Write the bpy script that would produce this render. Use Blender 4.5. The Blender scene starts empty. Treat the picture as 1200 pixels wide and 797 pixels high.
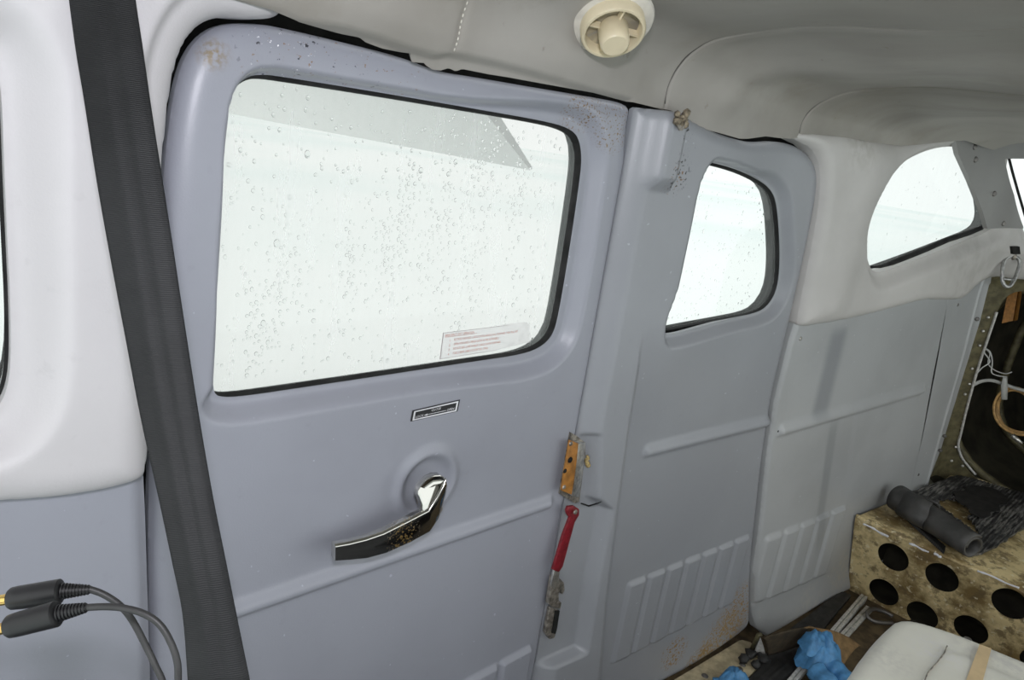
import bpy, bmesh, math, random
import numpy as np
from mathutils import Vector, Matrix, noise

random.seed(7)
SC = bpy.context.scene
COL = SC.collection

# ------------------------------------------------------------------ camera, sky, flash, exposure
# world: X runs aft along the cabin wall, Y outboard, Z up; the lens sits at the origin
FPX = 825.0
RM = np.array([[0.72815719, -0.08937223, 0.67955847],
               [-0.67122219, -0.29366675, 0.68060312],
               [0.1387367, -0.95172078, -0.27382418]])      # world <- camera (right, down, forward)
cam_d = bpy.data.cameras.new('camera')
cam_d.sensor_width = 36.0
cam_d.lens = FPX / 1200 * 36
cam_d.clip_start = 0.01
cam_d.clip_end = 500
cam = bpy.data.objects.new('camera', cam_d)
COL.objects.link(cam)
m4 = Matrix.Identity(4)
for i in range(3):
    m4[i][0], m4[i][1], m4[i][2] = RM[i][0], -RM[i][1], -RM[i][2]
cam.matrix_world = m4
SC.camera = cam
SC.view_settings.view_transform = 'Standard'
SC.view_settings.look = 'None'
SC.view_settings.exposure = 0.0
SC.view_settings.gamma = 1.0
SC.view_settings.use_curve_mapping = False

w = bpy.data.worlds.new('overcast_sky')
SC.world = w
w.use_nodes = True
w.node_tree.nodes['Background'].inputs[0].default_value = (0.96, 1.0, 0.985, 1)
w.node_tree.nodes['Background'].inputs[1].default_value = 1.5


def area_light(name, loc, target, size, power, color):
    d = bpy.data.lights.new(name, 'AREA')
    d.shape = 'RECTANGLE'
    d.size, d.size_y = size
    d.energy = power
    d.color = color
    o = bpy.data.objects.new(name, d)
    COL.objects.link(o)
    o.location = loc
    o.rotation_euler = (Vector(target) - Vector(loc)).to_track_quat('-Z', 'Y').to_euler()
    return o


# the photographer's flash, on the camera just above the lens
FLASH = area_light('camera_flash', (-0.03, -0.04, 0.165), (1.1, 0.72, -0.45), (0.07, 0.045), 5.6, (0.93, 0.92, 1.0))

# ------------------------------------------------------------------ the shape of the cabin wall
TAP = math.tan(math.radians(6.4))
X0 = 0.953


def softplus(t, s):
    t = np.asarray(t, float) / s
    return s * (np.log1p(np.exp(-np.abs(t))) + np.maximum(t, 0))


def S(x, z):
    """outboard distance of the inner wall skin: straight along the doors, tapering aft, turning inboard at the rear bulkhead"""
    x = np.asarray(x, float)
    z = np.asarray(z, float)
    y = 0.75 - TAP * softplus(x - X0, 0.02)
    xc = 2.69 - 0.26 * (z + 0.226)
    s = 0.012 + 0.05 * np.clip((z + 0.24) / 0.12, 0, 1)
    return y - 2.7 * softplus(x - xc, s)


def ray(px, py):
    return RM @ np.array([px - 600.0, py - 398.5, FPX])


def W(px, py, off=0.0):
    """point of the wall (off metres inboard of its skin) seen in direction (px, py)"""
    d = ray(px, py)
    lo, hi = 1e-5, 0.02
    for _ in range(50):
        p = d * lo
        mid = 0.5 * (lo + hi)
        p = d * mid
        if p[1] - (float(S(p[0], p[2])) - off) > 0:
            hi = mid
        else:
            lo = mid
    return d * hi


def W2(pts, off=0.0):
    out = []
    for p in pts:
        q = W(p[0], p[1], off)
        out.append((q[0], q[2]))
    return out


def onz(px, py, z):
    d = ray(px, py)
    return d * (z / d[2])


def at(px, py, depth):
    return ray(px, py) / FPX * depth


def onx(px, py, x):
    d = ray(px, py)
    return d * (x / d[0])


# ------------------------------------------------------------------ object helpers
def tag(o, label=None, cat=None, group=None, kind=None):
    if label: o['label'] = label
    if cat: o['category'] = cat
    if group: o['group'] = group
    if kind: o['kind'] = kind
    return o


def empty(name, loc, label=None, cat=None, group=None, kind=None):
    o = bpy.data.objects.new(name, None)
    o.empty_display_size = 0.05
    COL.objects.link(o)
    o.location = [float(v) for v in loc]
    return tag(o, label, cat, group, kind)


def link(name, me, mat, parent=None, smooth=True):
    o = bpy.data.objects.new(name, me)
    COL.objects.link(o)
    if mat is not None:
        me.materials.append(mat)
    if smooth:
        me.shade_smooth()
    if parent is not None:
        o.parent = parent
        o.matrix_parent_inverse = Matrix.Translation(-parent.location)
    return o


def mesh_obj(name, verts, faces, mat, parent=None, smooth=True):
    me = bpy.data.meshes.new(name)
    me.from_pydata([tuple(float(c) for c in v) for v in verts], [], [tuple(f) for f in faces])
    me.update()
    return link(name, me, mat, parent, smooth)


def bm_obj(name, bm, mat, parent=None, smooth=True, recalc=True):
    if recalc:
        bmesh.ops.recalc_face_normals(bm, faces=bm.faces)
    me = bpy.data.meshes.new(name)
    bm.to_mesh(me)
    bm.free()
    return link(name, me, mat, parent, smooth)


def edge_split(o, ang=35):
    md = o.modifiers.new('edges', 'EDGE_SPLIT')
    md.split_angle = math.radians(ang)
    return o


def chaikin(pts, n=2, closed=True):
    pts = [np.array(p, float) for p in pts]
    for _ in range(n):
        out = []
        m = len(pts)
        rng = range(m if closed else m - 1)
        if not closed: out.append(pts[0])
        for i in rng:
            a, b = pts[i], pts[(i + 1) % m]
            out += [a * 0.75 + b * 0.25, a * 0.25 + b * 0.75]
        if not closed: out.append(pts[-1])
        pts = out
    return pts


def spline(pts, n=8, closed=False):
    """Catmull-Rom through the points"""
    P = [np.array(p, float) for p in pts]
    m = len(P)
    out = []
    for i in range(m if closed else m - 1):
        if closed:
            a, b, c, d = P[(i - 1) % m], P[i], P[(i + 1) % m], P[(i + 2) % m]
        else:
            a, b, c, d = P[max(i - 1, 0)], P[i], P[i + 1], P[min(i + 2, m - 1)]
        for k in range(n):
            t = k / n
            out.append(0.5 * (2 * b + (c - a) * t + (2 * a - 5 * b + 4 * c - d) * t * t + (3 * b - a - 3 * c + d) * t ** 3))
    if not closed: out.append(P[-1])
    return out


def sdf_poly(poly):
    P = np.array(poly, float)
    Q = np.roll(P, -1, axis=0)

    def f(x, z):
        x = np.asarray(x, float)
        z = np.asarray(z, float)
        best = np.full(x.shape, 1e9)
        ins = np.zeros(x.shape, bool)
        for (ax, az), (bx, bz) in zip(P, Q):
            ex, ez = bx - ax, bz - az
            t = np.clip(((x - ax) * ex + (z - az) * ez) / (ex * ex + ez * ez + 1e-18), 0, 1)
            best = np.minimum(best, (x - ax - t * ex) ** 2 + (z - az - t * ez) ** 2)
            if az != bz:
                c = (az > z) != (bz > z)
                ins ^= c & (x < (bx - ax) * (z - az) / (bz - az) + ax)
        return np.where(ins, -1, 1) * np.sqrt(best)
    return f


def smooth(t, a, b):
    t = np.clip((np.asarray(t, float) - a) / (b - a), 0, 1)
    return t * t * (3 - 2 * t)


def arange(a, b, h):
    return np.linspace(a, b, max(2, int(round((b - a) / h)) + 1))


def sheet(name, sdf, us, vs, pos, mat, parent=None, thick=0.012, flip=False):
    """A formed sheet: the part of the (u, v) grid where sdf < 0, cut along its outline, placed by pos(u, v, d) with d the depth behind the face"""
    U, V = np.meshgrid(us, vs, indexing='ij')
    F = sdf(U, V)
    n, m = F.shape
    uv, idx, faces = [], {}, []

    def vert(i, j):
        k = (i, j)
        if k not in idx:
            idx[k] = len(uv)
            uv.append((us[i], vs[j]))
        return idx[k]

    def cut(i, j, a, b):
        k = (i, j, a, b) if (i, j) < (a, b) else (a, b, i, j)
        if k not in idx:
            f0, f1 = F[k[0], k[1]], F[k[2], k[3]]
            t = min(max(f0 / (f0 - f1), 0.0), 1.0)
            idx[k] = len(uv)
            uv.append((us[k[0]] * (1 - t) + us[k[2]] * t, vs[k[1]] * (1 - t) + vs[k[3]] * t))
        return idx[k]
    neg = F < 0
    cnt = neg[:-1, :-1].astype(int) + neg[1:, :-1] + neg[:-1, 1:] + neg[1:, 1:]
    for i, j in zip(*np.nonzero(cnt)):
        cs = [(i, j), (i + 1, j), (i + 1, j + 1), (i, j + 1)]
        if cnt[i, j] == 4:
            faces.append([vert(*c) for c in cs])
            continue
        f = []
        for k in range(4):
            a, b = cs[k], cs[(k + 1) % 4]
            if neg[a]: f.append(vert(*a))
            if neg[a] != neg[b]: f.append(cut(a[0], a[1], b[0], b[1]))
        if len(f) >= 3: faces.append(f)
    uv = np.array(uv)
    top = pos(uv[:, 0], uv[:, 1], 0.0)
    count = {}
    for f in faces:
        for k in range(len(f)):
            a, b = f[k], f[(k + 1) % len(f)]
            count[(a, b)] = 1
    rim = [(a, b) for (a, b) in count if (b, a) not in count]
    verts = top
    if thick > 0 and rim:
        used = sorted({v for e in rim for v in e})
        r0 = {v: len(uv) + k for k, v in enumerate(used)}
        r1 = {v: len(uv) + len(used) + k for k, v in enumerate(used)}
        low = pos(uv[used, 0], uv[used, 1], thick)
        verts = np.vstack([top, top[used], low])
        for a, b in rim:
            faces.append([r0[b], r0[a], r1[a], r1[b]])
    if flip: faces = [f[::-1] for f in faces]
    return mesh_obj(name, verts, faces, mat, parent)


def wall_sheet(name, sdf, inb, x0, x1, z0, z1, h, mat, parent=None, thick=0.012):
    def pos(x, z, d):
        return np.stack([x, S(x, z) - inb(x, z) + d, z], axis=1)
    return sheet(name, sdf, arange(x0, x1, h), arange(z0, z1, h), pos, mat, parent, thick)


def tube_mesh(bm, path, rad, seg=8, closed=False, cap=True, ell=None):
    """sweep a round section along path; rad a number or one per point"""
    P = [Vector([float(c) for c in p]) for p in path]
    n = len(P)
    rs = rad if hasattr(rad, '__len__') else [rad] * n
    T = []
    for i in range(n):
        if closed: t = P[(i + 1) % n] - P[i - 1]
        else: t = P[min(i + 1, n - 1)] - P[max(i - 1, 0)]
        T.append(t.normalized() if t.length > 1e-9 else Vector((0, 0, 1)))
    up = Vector((0, 0, 1)) if abs(T[0].z) < 0.9 else Vector((1, 0, 0))
    N = (up - T[0] * up.dot(T[0])).normalized()
    rings = []
    for i in range(n):
        N = (N - T[i] * N.dot(T[i]))
        N = N.normalized() if N.length > 1e-6 else T[i].orthogonal().normalized()
        B = T[i].cross(N)
        ea, eb = ell if ell else (1, 1)
        rings.append([bm.verts.new(P[i] + (N * math.cos(a) * ea + B * math.sin(a) * eb) * rs[i])
                      for a in [2 * math.pi * k / seg for k in range(seg)]])
    for i in range(n if closed else n - 1):
        a, b = rings[i], rings[(i + 1) % n]
        for k in range(seg):
            bm.faces.new((a[k], a[(k + 1) % seg], b[(k + 1) % seg], b[k]))
    if cap and not closed:
        bm.faces.new(rings[0][::-1])
        bm.faces.new(rings[-1])


def tube(name, path, rad, mat, parent=None, seg=8, closed=False, ell=None):
    bm = bmesh.new()
    tube_mesh(bm, path, rad, seg, closed, ell=ell)
    return bm_obj(name, bm, mat, parent)


def lathe_mesh(bm, prof, M, seg=32):
    """prof: (radius, height) pairs, turned about the local Z of matrix M"""
    rings = []
    for r, h in prof:
        if r < 1e-6:
            rings.append([bm.verts.new(M @ Vector((0, 0, h)))])
        else:
            rings.append([bm.verts.new(M @ Vector((r * math.cos(2 * math.pi * k / seg), r * math.sin(2 * math.pi * k / seg), h))) for k in range(seg)])
    for a, b in zip(rings[:-1], rings[1:]):
        for k in range(seg):
            q = [a[k % len(a)], a[(k + 1) % len(a)], b[(k + 1) % len(b)], b[k % len(b)]]
            u = []
            for v in q:
                if v not in u: u.append(v)
            if len(u) >= 3:
                try: bm.faces.new(u)
                except ValueError: pass


def lathe(name, prof, M, mat, parent=None, seg=32, sharp=40):
    bm = bmesh.new()
    lathe_mesh(bm, prof, M, seg)
    return edge_split(bm_obj(name, bm, mat, parent), sharp)


def box_mesh(bm, c, ax, ay, az):
    """box from its centre and three half-axis vectors"""
    c, ax, ay, az = [Vector([float(k) for k in v]) for v in (c, ax, ay, az)]
    vs = [bm.verts.new(c + ax * i + ay * j + az * k) for i in (-1, 1) for j in (-1, 1) for k in (-1, 1)]
    for f in ((0, 1, 3, 2), (4, 6, 7, 5), (0, 4, 5, 1), (2, 3, 7, 6), (0, 2, 6, 4), (1, 5, 7, 3)):
        bm.faces.new([vs[i] for i in f])


def frame_from(normal, loc, xdir=(1, 0, 0)):
    z = Vector(normal).normalized()
    x = Vector(xdir)
    x = (x - z * x.dot(z)).normalized()
    y = z.cross(x)
    M = Matrix((x, y, z)).transposed().to_4x4()
    M.translation = Vector([float(c) for c in loc])
    return M


def bevel(o, wd=0.003, seg=2, ang=30):
    md = o.modifiers.new('edge_round', 'BEVEL')
    md.width = wd
    md.segments = seg
    md.limit_method = 'ANGLE'
    md.angle_limit = math.radians(ang)
    return o


# ------------------------------------------------------------------ materials
class NT:
    def __init__(s, name):
        s.m = bpy.data.materials.new(name)
        s.m.use_nodes = True
        s.t = s.m.node_tree
        s.b = s.t.nodes['Principled BSDF']
        s.out = s.t.nodes['Material Output']
        s.co = s.t.nodes.new('ShaderNodeNewGeometry').outputs['Position']

    def n(s, typ, **kw):
        nd = s.t.nodes.new(typ)
        for k, v in kw.items(): setattr(nd, k, v)
        return nd

    def L(s, a, b): s.t.links.new(a, b)

    def noise(s, scale, detail=4, rough=0.55, vec=None, stretch=None):
        nd = s.n('ShaderNodeTexNoise')
        nd.inputs['Scale'].default_value = scale
        nd.inputs['Detail'].default_value = detail
        nd.inputs['Roughness'].default_value = rough
        v = vec or s.co
        if stretch:
            mp = s.n('ShaderNodeVectorMath', operation='MULTIPLY')
            s.L(v, mp.inputs[0])
            mp.inputs[1].default_value = stretch
            v = mp.outputs[0]
        s.L(v, nd.inputs['Vector'])
        return nd.outputs['Fac']

    def ramp(s, fac, a, b, lo=0.0, hi=1.0):
        nd = s.n('ShaderNodeMapRange', interpolation_type='SMOOTHSTEP')
        s.L(fac, nd.inputs['Value'])
        nd.inputs['From Min'].default_value = a
        nd.inputs['From Max'].default_value = b
        nd.inputs['To Min'].default_value = lo
        nd.inputs['To Max'].default_value = hi
        return nd.outputs['Result']

    def math(s, op, a, b):
        nd = s.n('ShaderNodeMath', operation=op)
        for i, v in enumerate((a, b)):
            if isinstance(v, (int, float)): nd.inputs[i].default_value = v
            else: s.L(v, nd.inputs[i])
        return nd.outputs[0]

    def near(s, c, r0, r1):
        """1 within r0 of the point c, 0 beyond r1"""
        nd = s.n('ShaderNodeVectorMath', operation='DISTANCE')
        s.L(s.co, nd.inputs[0])
        nd.inputs[1].default_value = [float(v) for v in c]
        return s.ramp(nd.outputs['Value'], r0, r1, 1.0, 0.0)

    def mix(s, fac, a, b):
        nd = s.n('ShaderNodeMix', data_type='RGBA')
        if isinstance(fac, (int, float)): nd.inputs['Factor'].default_value = fac
        else: s.L(fac, nd.inputs['Factor'])
        for k, v in (('A', a), ('B', b)):
            sock = [i for i in nd.inputs if i.name == k and i.type == 'RGBA'][0]
            if isinstance(v, tuple): sock.default_value = (*v, 1) if len(v) == 3 else v
            else: s.L(v, sock)
        return [o for o in nd.outputs if o.type == 'RGBA'][0]

    def bump(s, h, strength=0.2, dist=0.001):
        nd = s.n('ShaderNodeBump')
        nd.inputs['Strength'].default_value = strength
        nd.inputs['Distance'].default_value = dist
        s.L(h, nd.inputs['Height'])
        s.L(nd.outputs[0], s.b.inputs['Normal'])

    def done(s, color=None, rough=0.5, metal=0.0, spec=0.5):
        if color is not None:
            if isinstance(color, tuple): s.b.inputs['Base Color'].default_value = (*color, 1)
            else: s.L(color, s.b.inputs['Base Color'])
        if isinstance(rough, (int, float)): s.b.inputs['Roughness'].default_value = rough
        else: s.L(rough, s.b.inputs['Roughness'])
        s.b.inputs['Metallic'].default_value = metal
        s.b.inputs['Specular IOR Level'].default_value = spec
        return s.m


def simple(name, col, rough=0.5, metal=0.0, var=0.12, scale=30, bump=0.0, bscale=400, spec=0.5):
    t = NT(name)
    c = t.mix(t.ramp(t.noise(scale), 0.3, 0.7), tuple(v * (1 - var) for v in col), tuple(min(1, v * (1 + var)) for v in col))
    if bump: t.bump(t.noise(bscale, 2), bump)
    return t.done(c, rough, metal, spec)


def vinyl(name, base, specks=(), stains=(), streaks=(), rough=0.36, grime=0.08, scuffs=True, bump=0.25):
    """formed plastic trim with a fine pebbled grain; specks: (centre, r, colour, scale, threshold); stains: (centre, r, colour, strength)"""
    t = NT(name)
    c = t.mix(t.ramp(t.noise(3.2, 5), 0.35, 0.7), base, tuple(v * (1 - grime) for v in base))
    c = t.mix(t.ramp(t.noise(55, 3), 0.62, 0.78, 0, 0.25), c, tuple(v * 0.8 for v in base))
    if scuffs:
        c = t.mix(t.ramp(t.noise(95, 1, stretch=(1, 1, 1)), 0.775, 0.80, 0, 0.6), c, tuple(min(1, v * 1.6) for v in base))
    for ctr, r, colr, st in stains:
        f = t.math('MULTIPLY', t.near(ctr, r * 0.2, r), t.ramp(t.noise(60 / max(r * 10, 0.3), 4), 0.35, 0.65))
        c = t.mix(t.math('MULTIPLY', f, st), c, colr)
    for ctr, p0, p1, hw, colr, st in streaks:
        # a wiped or run mark: distance from the line p0-p1 in the plane of the wall
        dx, dz = p1[0] - p0[0], p1[2] - p0[2]
        ln = math.hypot(dx, dz)
        sx = t.n('ShaderNodeSeparateXYZ')
        t.L(t.co, sx.inputs[0])
        ax_, az_ = t.math('SUBTRACT', sx.outputs[0], p0[0]), t.math('SUBTRACT', sx.outputs[2], p0[2])
        al = t.math('ADD', t.math('MULTIPLY', ax_, dx / ln), t.math('MULTIPLY', az_, dz / ln))
        ac = t.math('ABSOLUTE', t.math('ADD', t.math('MULTIPLY', ax_, -dz / ln), t.math('MULTIPLY', az_, dx / ln)), 0)
        f = t.math('MULTIPLY', t.ramp(ac, hw * 0.3, hw, 1, 0), t.math('MULTIPLY', t.ramp(al, 0, ln * 0.15), t.ramp(al, ln * 0.8, ln, 1, 0)))
        c = t.mix(t.math('MULTIPLY', f, st), c, colr)
    for ctr, r, colr, sc, th in specks:
        f = t.math('MULTIPLY', t.near(ctr, r * 0.55, r), t.ramp(t.noise(sc, 3, 0.6), th, th + 0.04))
        c = t.mix(f, c, colr)
    t.bump(t.noise(420, 2), bump, 0.0006)
    return t.done(c, rough)


WH = lambda px, py, off=0.0: tuple(W(px, py, off))
RUST = (0.20, 0.10, 0.03)
GREY = (0.345, 0.357, 0.405)
m_door1 = vinyl('grey_door_plastic', GREY,
    specks=[(WH(690, 128), 0.055, (0.24, 0.16, 0.08), 260, 0.57), (WH(722, 150), 0.05, (0.24, 0.17, 0.09), 260, 0.575), (WH(705, 122), 0.05, (0.08, 0.06, 0.05), 300, 0.66),
            (WH(400, 70), 0.14, (0.25, 0.16, 0.09), 190, 0.66), (WH(330, 60), 0.045, (0.92, 0.92, 0.95), 220, 0.665),
            (WH(375, 62), 0.11, (0.05, 0.05, 0.06), 120, 0.645)],
    stains=[(WH(250, 62), 0.022, (0.25, 0.19, 0.10), 0.9)])
m_door2 = vinyl('grey_rear_door_plastic', (0.325, 0.337, 0.362),
    specks=[(WH(868, 712), 0.10, (0.33, 0.20, 0.06), 170, 0.525), (WH(845, 750), 0.11, (0.36, 0.23, 0.07), 150, 0.52),
            (WH(820, 782), 0.09, (0.30, 0.18, 0.05), 140, 0.50), (WH(790, 765), 0.06, (0.30, 0.18, 0.05), 150, 0.54),
            (WH(795, 205, 0.03), 0.045, (0.03, 0.03, 0.03), 150, 0.58), (WH(803, 168, 0.03), 0.04, (0.03, 0.03, 0.03), 160, 0.62),
            (WH(792, 208, 0.03), 0.04, RUST, 160, 0.60)])
m_aft = vinyl('scuffed_aft_panel_plastic', (0.43, 0.44, 0.445), grime=0.14,
    streaks=[(WH(972, 440), WH(985, 375), WH(955, 500), 0.055, (0.21, 0.22, 0.24), 0.6), (WH(965, 560), WH(978, 480), WH(952, 660), 0.03, (0.22, 0.23, 0.24), 0.5),
             (WH(990, 560), WH(1005, 450), WH(985, 640), 0.02, (0.42, 0.43, 0.44), 0.4)],
    stains=[(WH(985, 670), 0.12, (0.45, 0.43, 0.38), 0.7), (WH(940, 715), 0.13, (0.5, 0.48, 0.44), 0.55)])
m_white = vinyl('white_trim_plastic', (0.615, 0.60, 0.61), grime=0.07, rough=0.5, scuffs=False,
    stains=[(WH(50, 110), 0.03, (0.52, 0.51, 0.51), 0.5), (WH(60, 170), 0.035, (0.52, 0.51, 0.51), 0.5), (WH(100, 500), 0.06, (0.55, 0.55, 0.55), 0.35)])
m_white2 = vinyl('aged_white_trim_plastic', (0.60, 0.58, 0.56), grime=0.16, rough=0.5, scuffs=False,
    stains=[(WH(1130, 310), 0.25, (0.40, 0.385, 0.36), 0.5), (WH(1000, 165), 0.10, (0.40, 0.38, 0.34), 0.5)])
m_plate = vinyl('grey_pillar_plate_plastic', (0.30, 0.295, 0.285), grime=0.15, scuffs=False)


def headliner_mat():
    t = NT('grey_headliner_vinyl')
    c = t.mix(t.ramp(t.noise(2.2, 5, stretch=(1, 0.6, 1)), 0.35, 0.68), (0.40, 0.38, 0.35), (0.29, 0.272, 0.24))
    c = t.mix(t.ramp(t.noise(5.0, 6, 0.65), 0.52, 0.75, 0, 0.6), c, (0.26, 0.235, 0.19))
    c = t.mix(t.math('MULTIPLY', t.near((1.45, 0.40, 0.18), 0.05, 0.65), t.ramp(t.noise(3.5, 5, 0.6, stretch=(1, 0.35, 1)), 0.38, 0.66, 0, 0.7)), c, (0.14, 0.132, 0.11))
    c = t.mix(t.ramp(t.noise(40, 3), 0.68, 0.75, 0, 0.4), c, (0.2, 0.18, 0.14))
    t.bump(t.noise(500, 2), 0.2, 0.0005)
    return t.done(c, 0.6, spec=0.3)


m_head = headliner_mat()
m_rubber = simple('black_rubber_seal', (0.020, 0.020, 0.020), 0.7, var=0.4, spec=0.2)
m_dark = simple('near_black_metal', (0.018, 0.018, 0.017), 0.8, var=0.4, spec=0.2)  # near black, so gaps behind the panels show dark
m_orange = simple('orange_primer', (0.36, 0.155, 0.03), 0.55, var=0.3, scale=60)
m_primer_red = simple('chipped_red_primer', (0.27, 0.085, 0.035), 0.7, var=0.5, scale=90)
m_steel = simple('worn_bare_steel', (0.66, 0.65, 0.62), 0.35, 0.9, var=0.25, scale=120)
m_dullsteel = simple('dirty_bracket_steel', (0.33, 0.30, 0.26), 0.45, 0.7, var=0.5, scale=90)
m_alu = simple('scratched_white_aluminium', (0.62, 0.61, 0.58), 0.4, 0.25, var=0.2, scale=80)
m_screw = simple('screw_metal', (0.16, 0.15, 0.14), 0.4, 0.6)
m_screw_bright = simple('bright_screw_metal', (0.72, 0.70, 0.66), 0.3, 0.8)
m_cream = simple('cream_plastic', (0.72, 0.63, 0.44), 0.38, var=0.06, scale=25)
m_creamwhite = simple('aged_white_plastic', (0.66, 0.63, 0.56), 0.45, var=0.1, scale=40)
m_gold = simple('brass_plug_metal', (0.75, 0.52, 0.18), 0.25, 1.0, var=0.1)
m_blackplastic = simple('black_plug_rubber', (0.010, 0.010, 0.011), 0.45, var=0.3)
m_cable = simple('grey_cable_rubber', (0.028, 0.028, 0.028), 0.5, var=0.2)
m_olive = simple('olive_primer_metal', (0.115, 0.10, 0.05), 0.6, var=0.35, scale=40)
m_tailshade = simple('shaded_olive_skin', (0.030, 0.027, 0.018), 0.7, var=0.5, scale=12, spec=0.3)  # olive taken near black: the unlit interior's shade is in the colour
m_wire = simple('pale_wire_sleeve', (0.42, 0.42, 0.40), 0.5)
m_tancable = simple('tan_cable_sleeve', (0.42, 0.25, 0.09), 0.45, var=0.3, scale=60)
m_redpaint = simple('chipped_red_paint', (0.20, 0.010, 0.018), 0.5, var=0.25, scale=140)
def clear_mat():
    t = NT('clear_white_placard')
    tr = t.n('ShaderNodeBsdfTransparent')
    mx_ = t.n('ShaderNodeMixShader')
    mx_.inputs[0].default_value = 0.45
    t.done((0.80, 0.78, 0.78), 0.4)
    t.L(tr.outputs[0], mx_.inputs[1]); t.L(t.b.outputs[0], mx_.inputs[2])
    t.L(mx_.outputs[0], t.out.inputs['Surface'])
    return t.m


m_paper = clear_mat()
m_redprint = simple('red_print', (0.42, 0.10, 0.06), 0.6)
m_blackplate = simple('black_placard', (0.022, 0.022, 0.024), 0.45)
m_whiteprint = simple('white_print', (0.80, 0.80, 0.82), 0.5)
m_ringprint = simple('grey_print_line', (0.33, 0.29, 0.29), 0.5)
m_zinc = simple('zinc_plated_steel', (0.40, 0.40, 0.39), 0.4, 0.8, var=0.2, scale=120)
m_clip = simple('rusty_grey_clip', (0.24, 0.20, 0.14), 0.8, var=0.6, scale=150)
m_tape = simple('beige_masking_tape', (0.62, 0.47, 0.27), 0.6, var=0.08, scale=40)
m_foam = simple('yellow_foam_residue', (0.40, 0.30, 0.13), 0.9, var=0.3, scale=200)


def belt_mat():
    t = NT('black_belt_webbing')
    st = t.noise(900, 2)
    c = t.mix(t.ramp(t.noise(14, 4), 0.3, 0.75), (0.011, 0.0118, 0.0125), (0.019, 0.020, 0.021))
    wv = t.n('ShaderNodeTexWave', wave_type='BANDS', bands_direction='Z')
    wv.inputs['Scale'].default_value = 210
    t.L(t.co, wv.inputs['Vector'])
    t.bump(t.math('ADD', wv.outputs['Fac'], t.math('MULTIPLY', st, 0.7)), 0.35, 0.0005)
    return t.done(c, 0.62, spec=0.35)


m_belt = belt_mat()


def glass_mat(name, haze, tint=(0.965, 0.985, 0.975)):
    t = NT(name)
    t.t.nodes.remove(t.b)
    tr = t.n('ShaderNodeBsdfTransparent')
    tr.inputs[0].default_value = (*tint, 1)
    gl = t.n('ShaderNodeBsdfGlossy')
    gl.inputs['Roughness'].default_value = 0.03
    tl = t.n('ShaderNodeBsdfTranslucent')
    tl.inputs[0].default_value = (0.9, 0.93, 0.92, 1)
    f = t.ramp(t.noise(7, 5, 0.6, stretch=(4, 4, 0.7)), 0.3, 0.75, haze * 0.75, haze * 1.25)
    a = t.n('ShaderNodeMixShader')
    t.L(f, a.inputs[0]); t.L(tr.outputs[0], a.inputs[1]); t.L(tl.outputs[0], a.inputs[2])
    fr = t.n('ShaderNodeFresnel')
    fr.inputs['IOR'].default_value = 1.35
    b = t.n('ShaderNodeMixShader')
    t.L(fr.outputs[0], b.inputs[0]); t.L(a.outputs[0], b.inputs[1]); t.L(gl.outputs[0], b.inputs[2])
    t.L(b.outputs[0], t.out.inputs['Surface'])
    return t.m


m_glass = glass_mat('wet_misted_acrylic', 0.17, (0.61, 0.60, 0.595))
m_glass2 = glass_mat('wet_clear_acrylic', 0.10, (0.70, 0.715, 0.71))


def water_mat():
    t = NT('rain_water')
    t.b.inputs['Base Color'].default_value = (0.97, 1, 0.99, 1)
    t.b.inputs['Roughness'].default_value = 0.0
    t.b.inputs['IOR'].default_value = 1.26
    t.b.inputs['Transmission Weight'].default_value = 1.0
    return t.m


m_water = water_mat()


def chrome_mat():
    t = NT('pitted_chrome')
    f = t.math('MULTIPLY', t.near(WH(472, 628, 0.05), 0.012, 0.042), t.ramp(t.noise(330, 3, 0.6), 0.56, 0.60))
    c = t.mix(f, (0.62, 0.61, 0.58), (0.42, 0.28, 0.10))
    t.b.inputs['Metallic'].default_value = 1.0
    t.L(t.ramp(f, 0, 1, 0.10, 0.6), t.b.inputs['Roughness'])
    t.L(c, t.b.inputs['Base Color'])
    return t.m


m_chrome = chrome_mat()


def shelf_mat():
    t = NT('worn_olive_chromate')
    c = t.mix(t.ramp(t.noise(8, 6, 0.68), 0.38, 0.60), (0.24, 0.165, 0.065), (0.74, 0.60, 0.32))
    c = t.mix(t.ramp(t.noise(26, 5, 0.7), 0.50, 0.62, 0, 0.8), c, (0.17, 0.12, 0.06))
    c = t.mix(t.ramp(t.noise(60, 4), 0.60, 0.68, 0, 0.8), c, (0.80, 0.72, 0.50))
    t.bump(t.noise(90, 5), 0.3, 0.001)
    return t.done(c, 0.5, 0.1)


m_shelf = shelf_mat()


def mat_rubber():
    t = NT('ribbed_black_mat')
    wv = t.n('ShaderNodeTexWave', wave_type='BANDS', bands_direction='X')
    wv.inputs['Scale'].default_value = 38
    wv.inputs['Distortion'].default_value = 0.4
    t.L(t.co, wv.inputs['Vector'])
    dust = t.math('MULTIPLY', t.ramp(t.noise(9, 5, 0.6), 0.38, 0.58), t.ramp(t.noise(60, 3, stretch=(0.35, 3, 1)), 0.42, 0.58))
    c = t.mix(t.math('MULTIPLY', dust, 0.8), (0.022, 0.022, 0.022), (0.26, 0.25, 0.23))
    t.bump(wv.outputs['Fac'], 0.5, 0.002)
    return t.done(c, 0.55)


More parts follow.
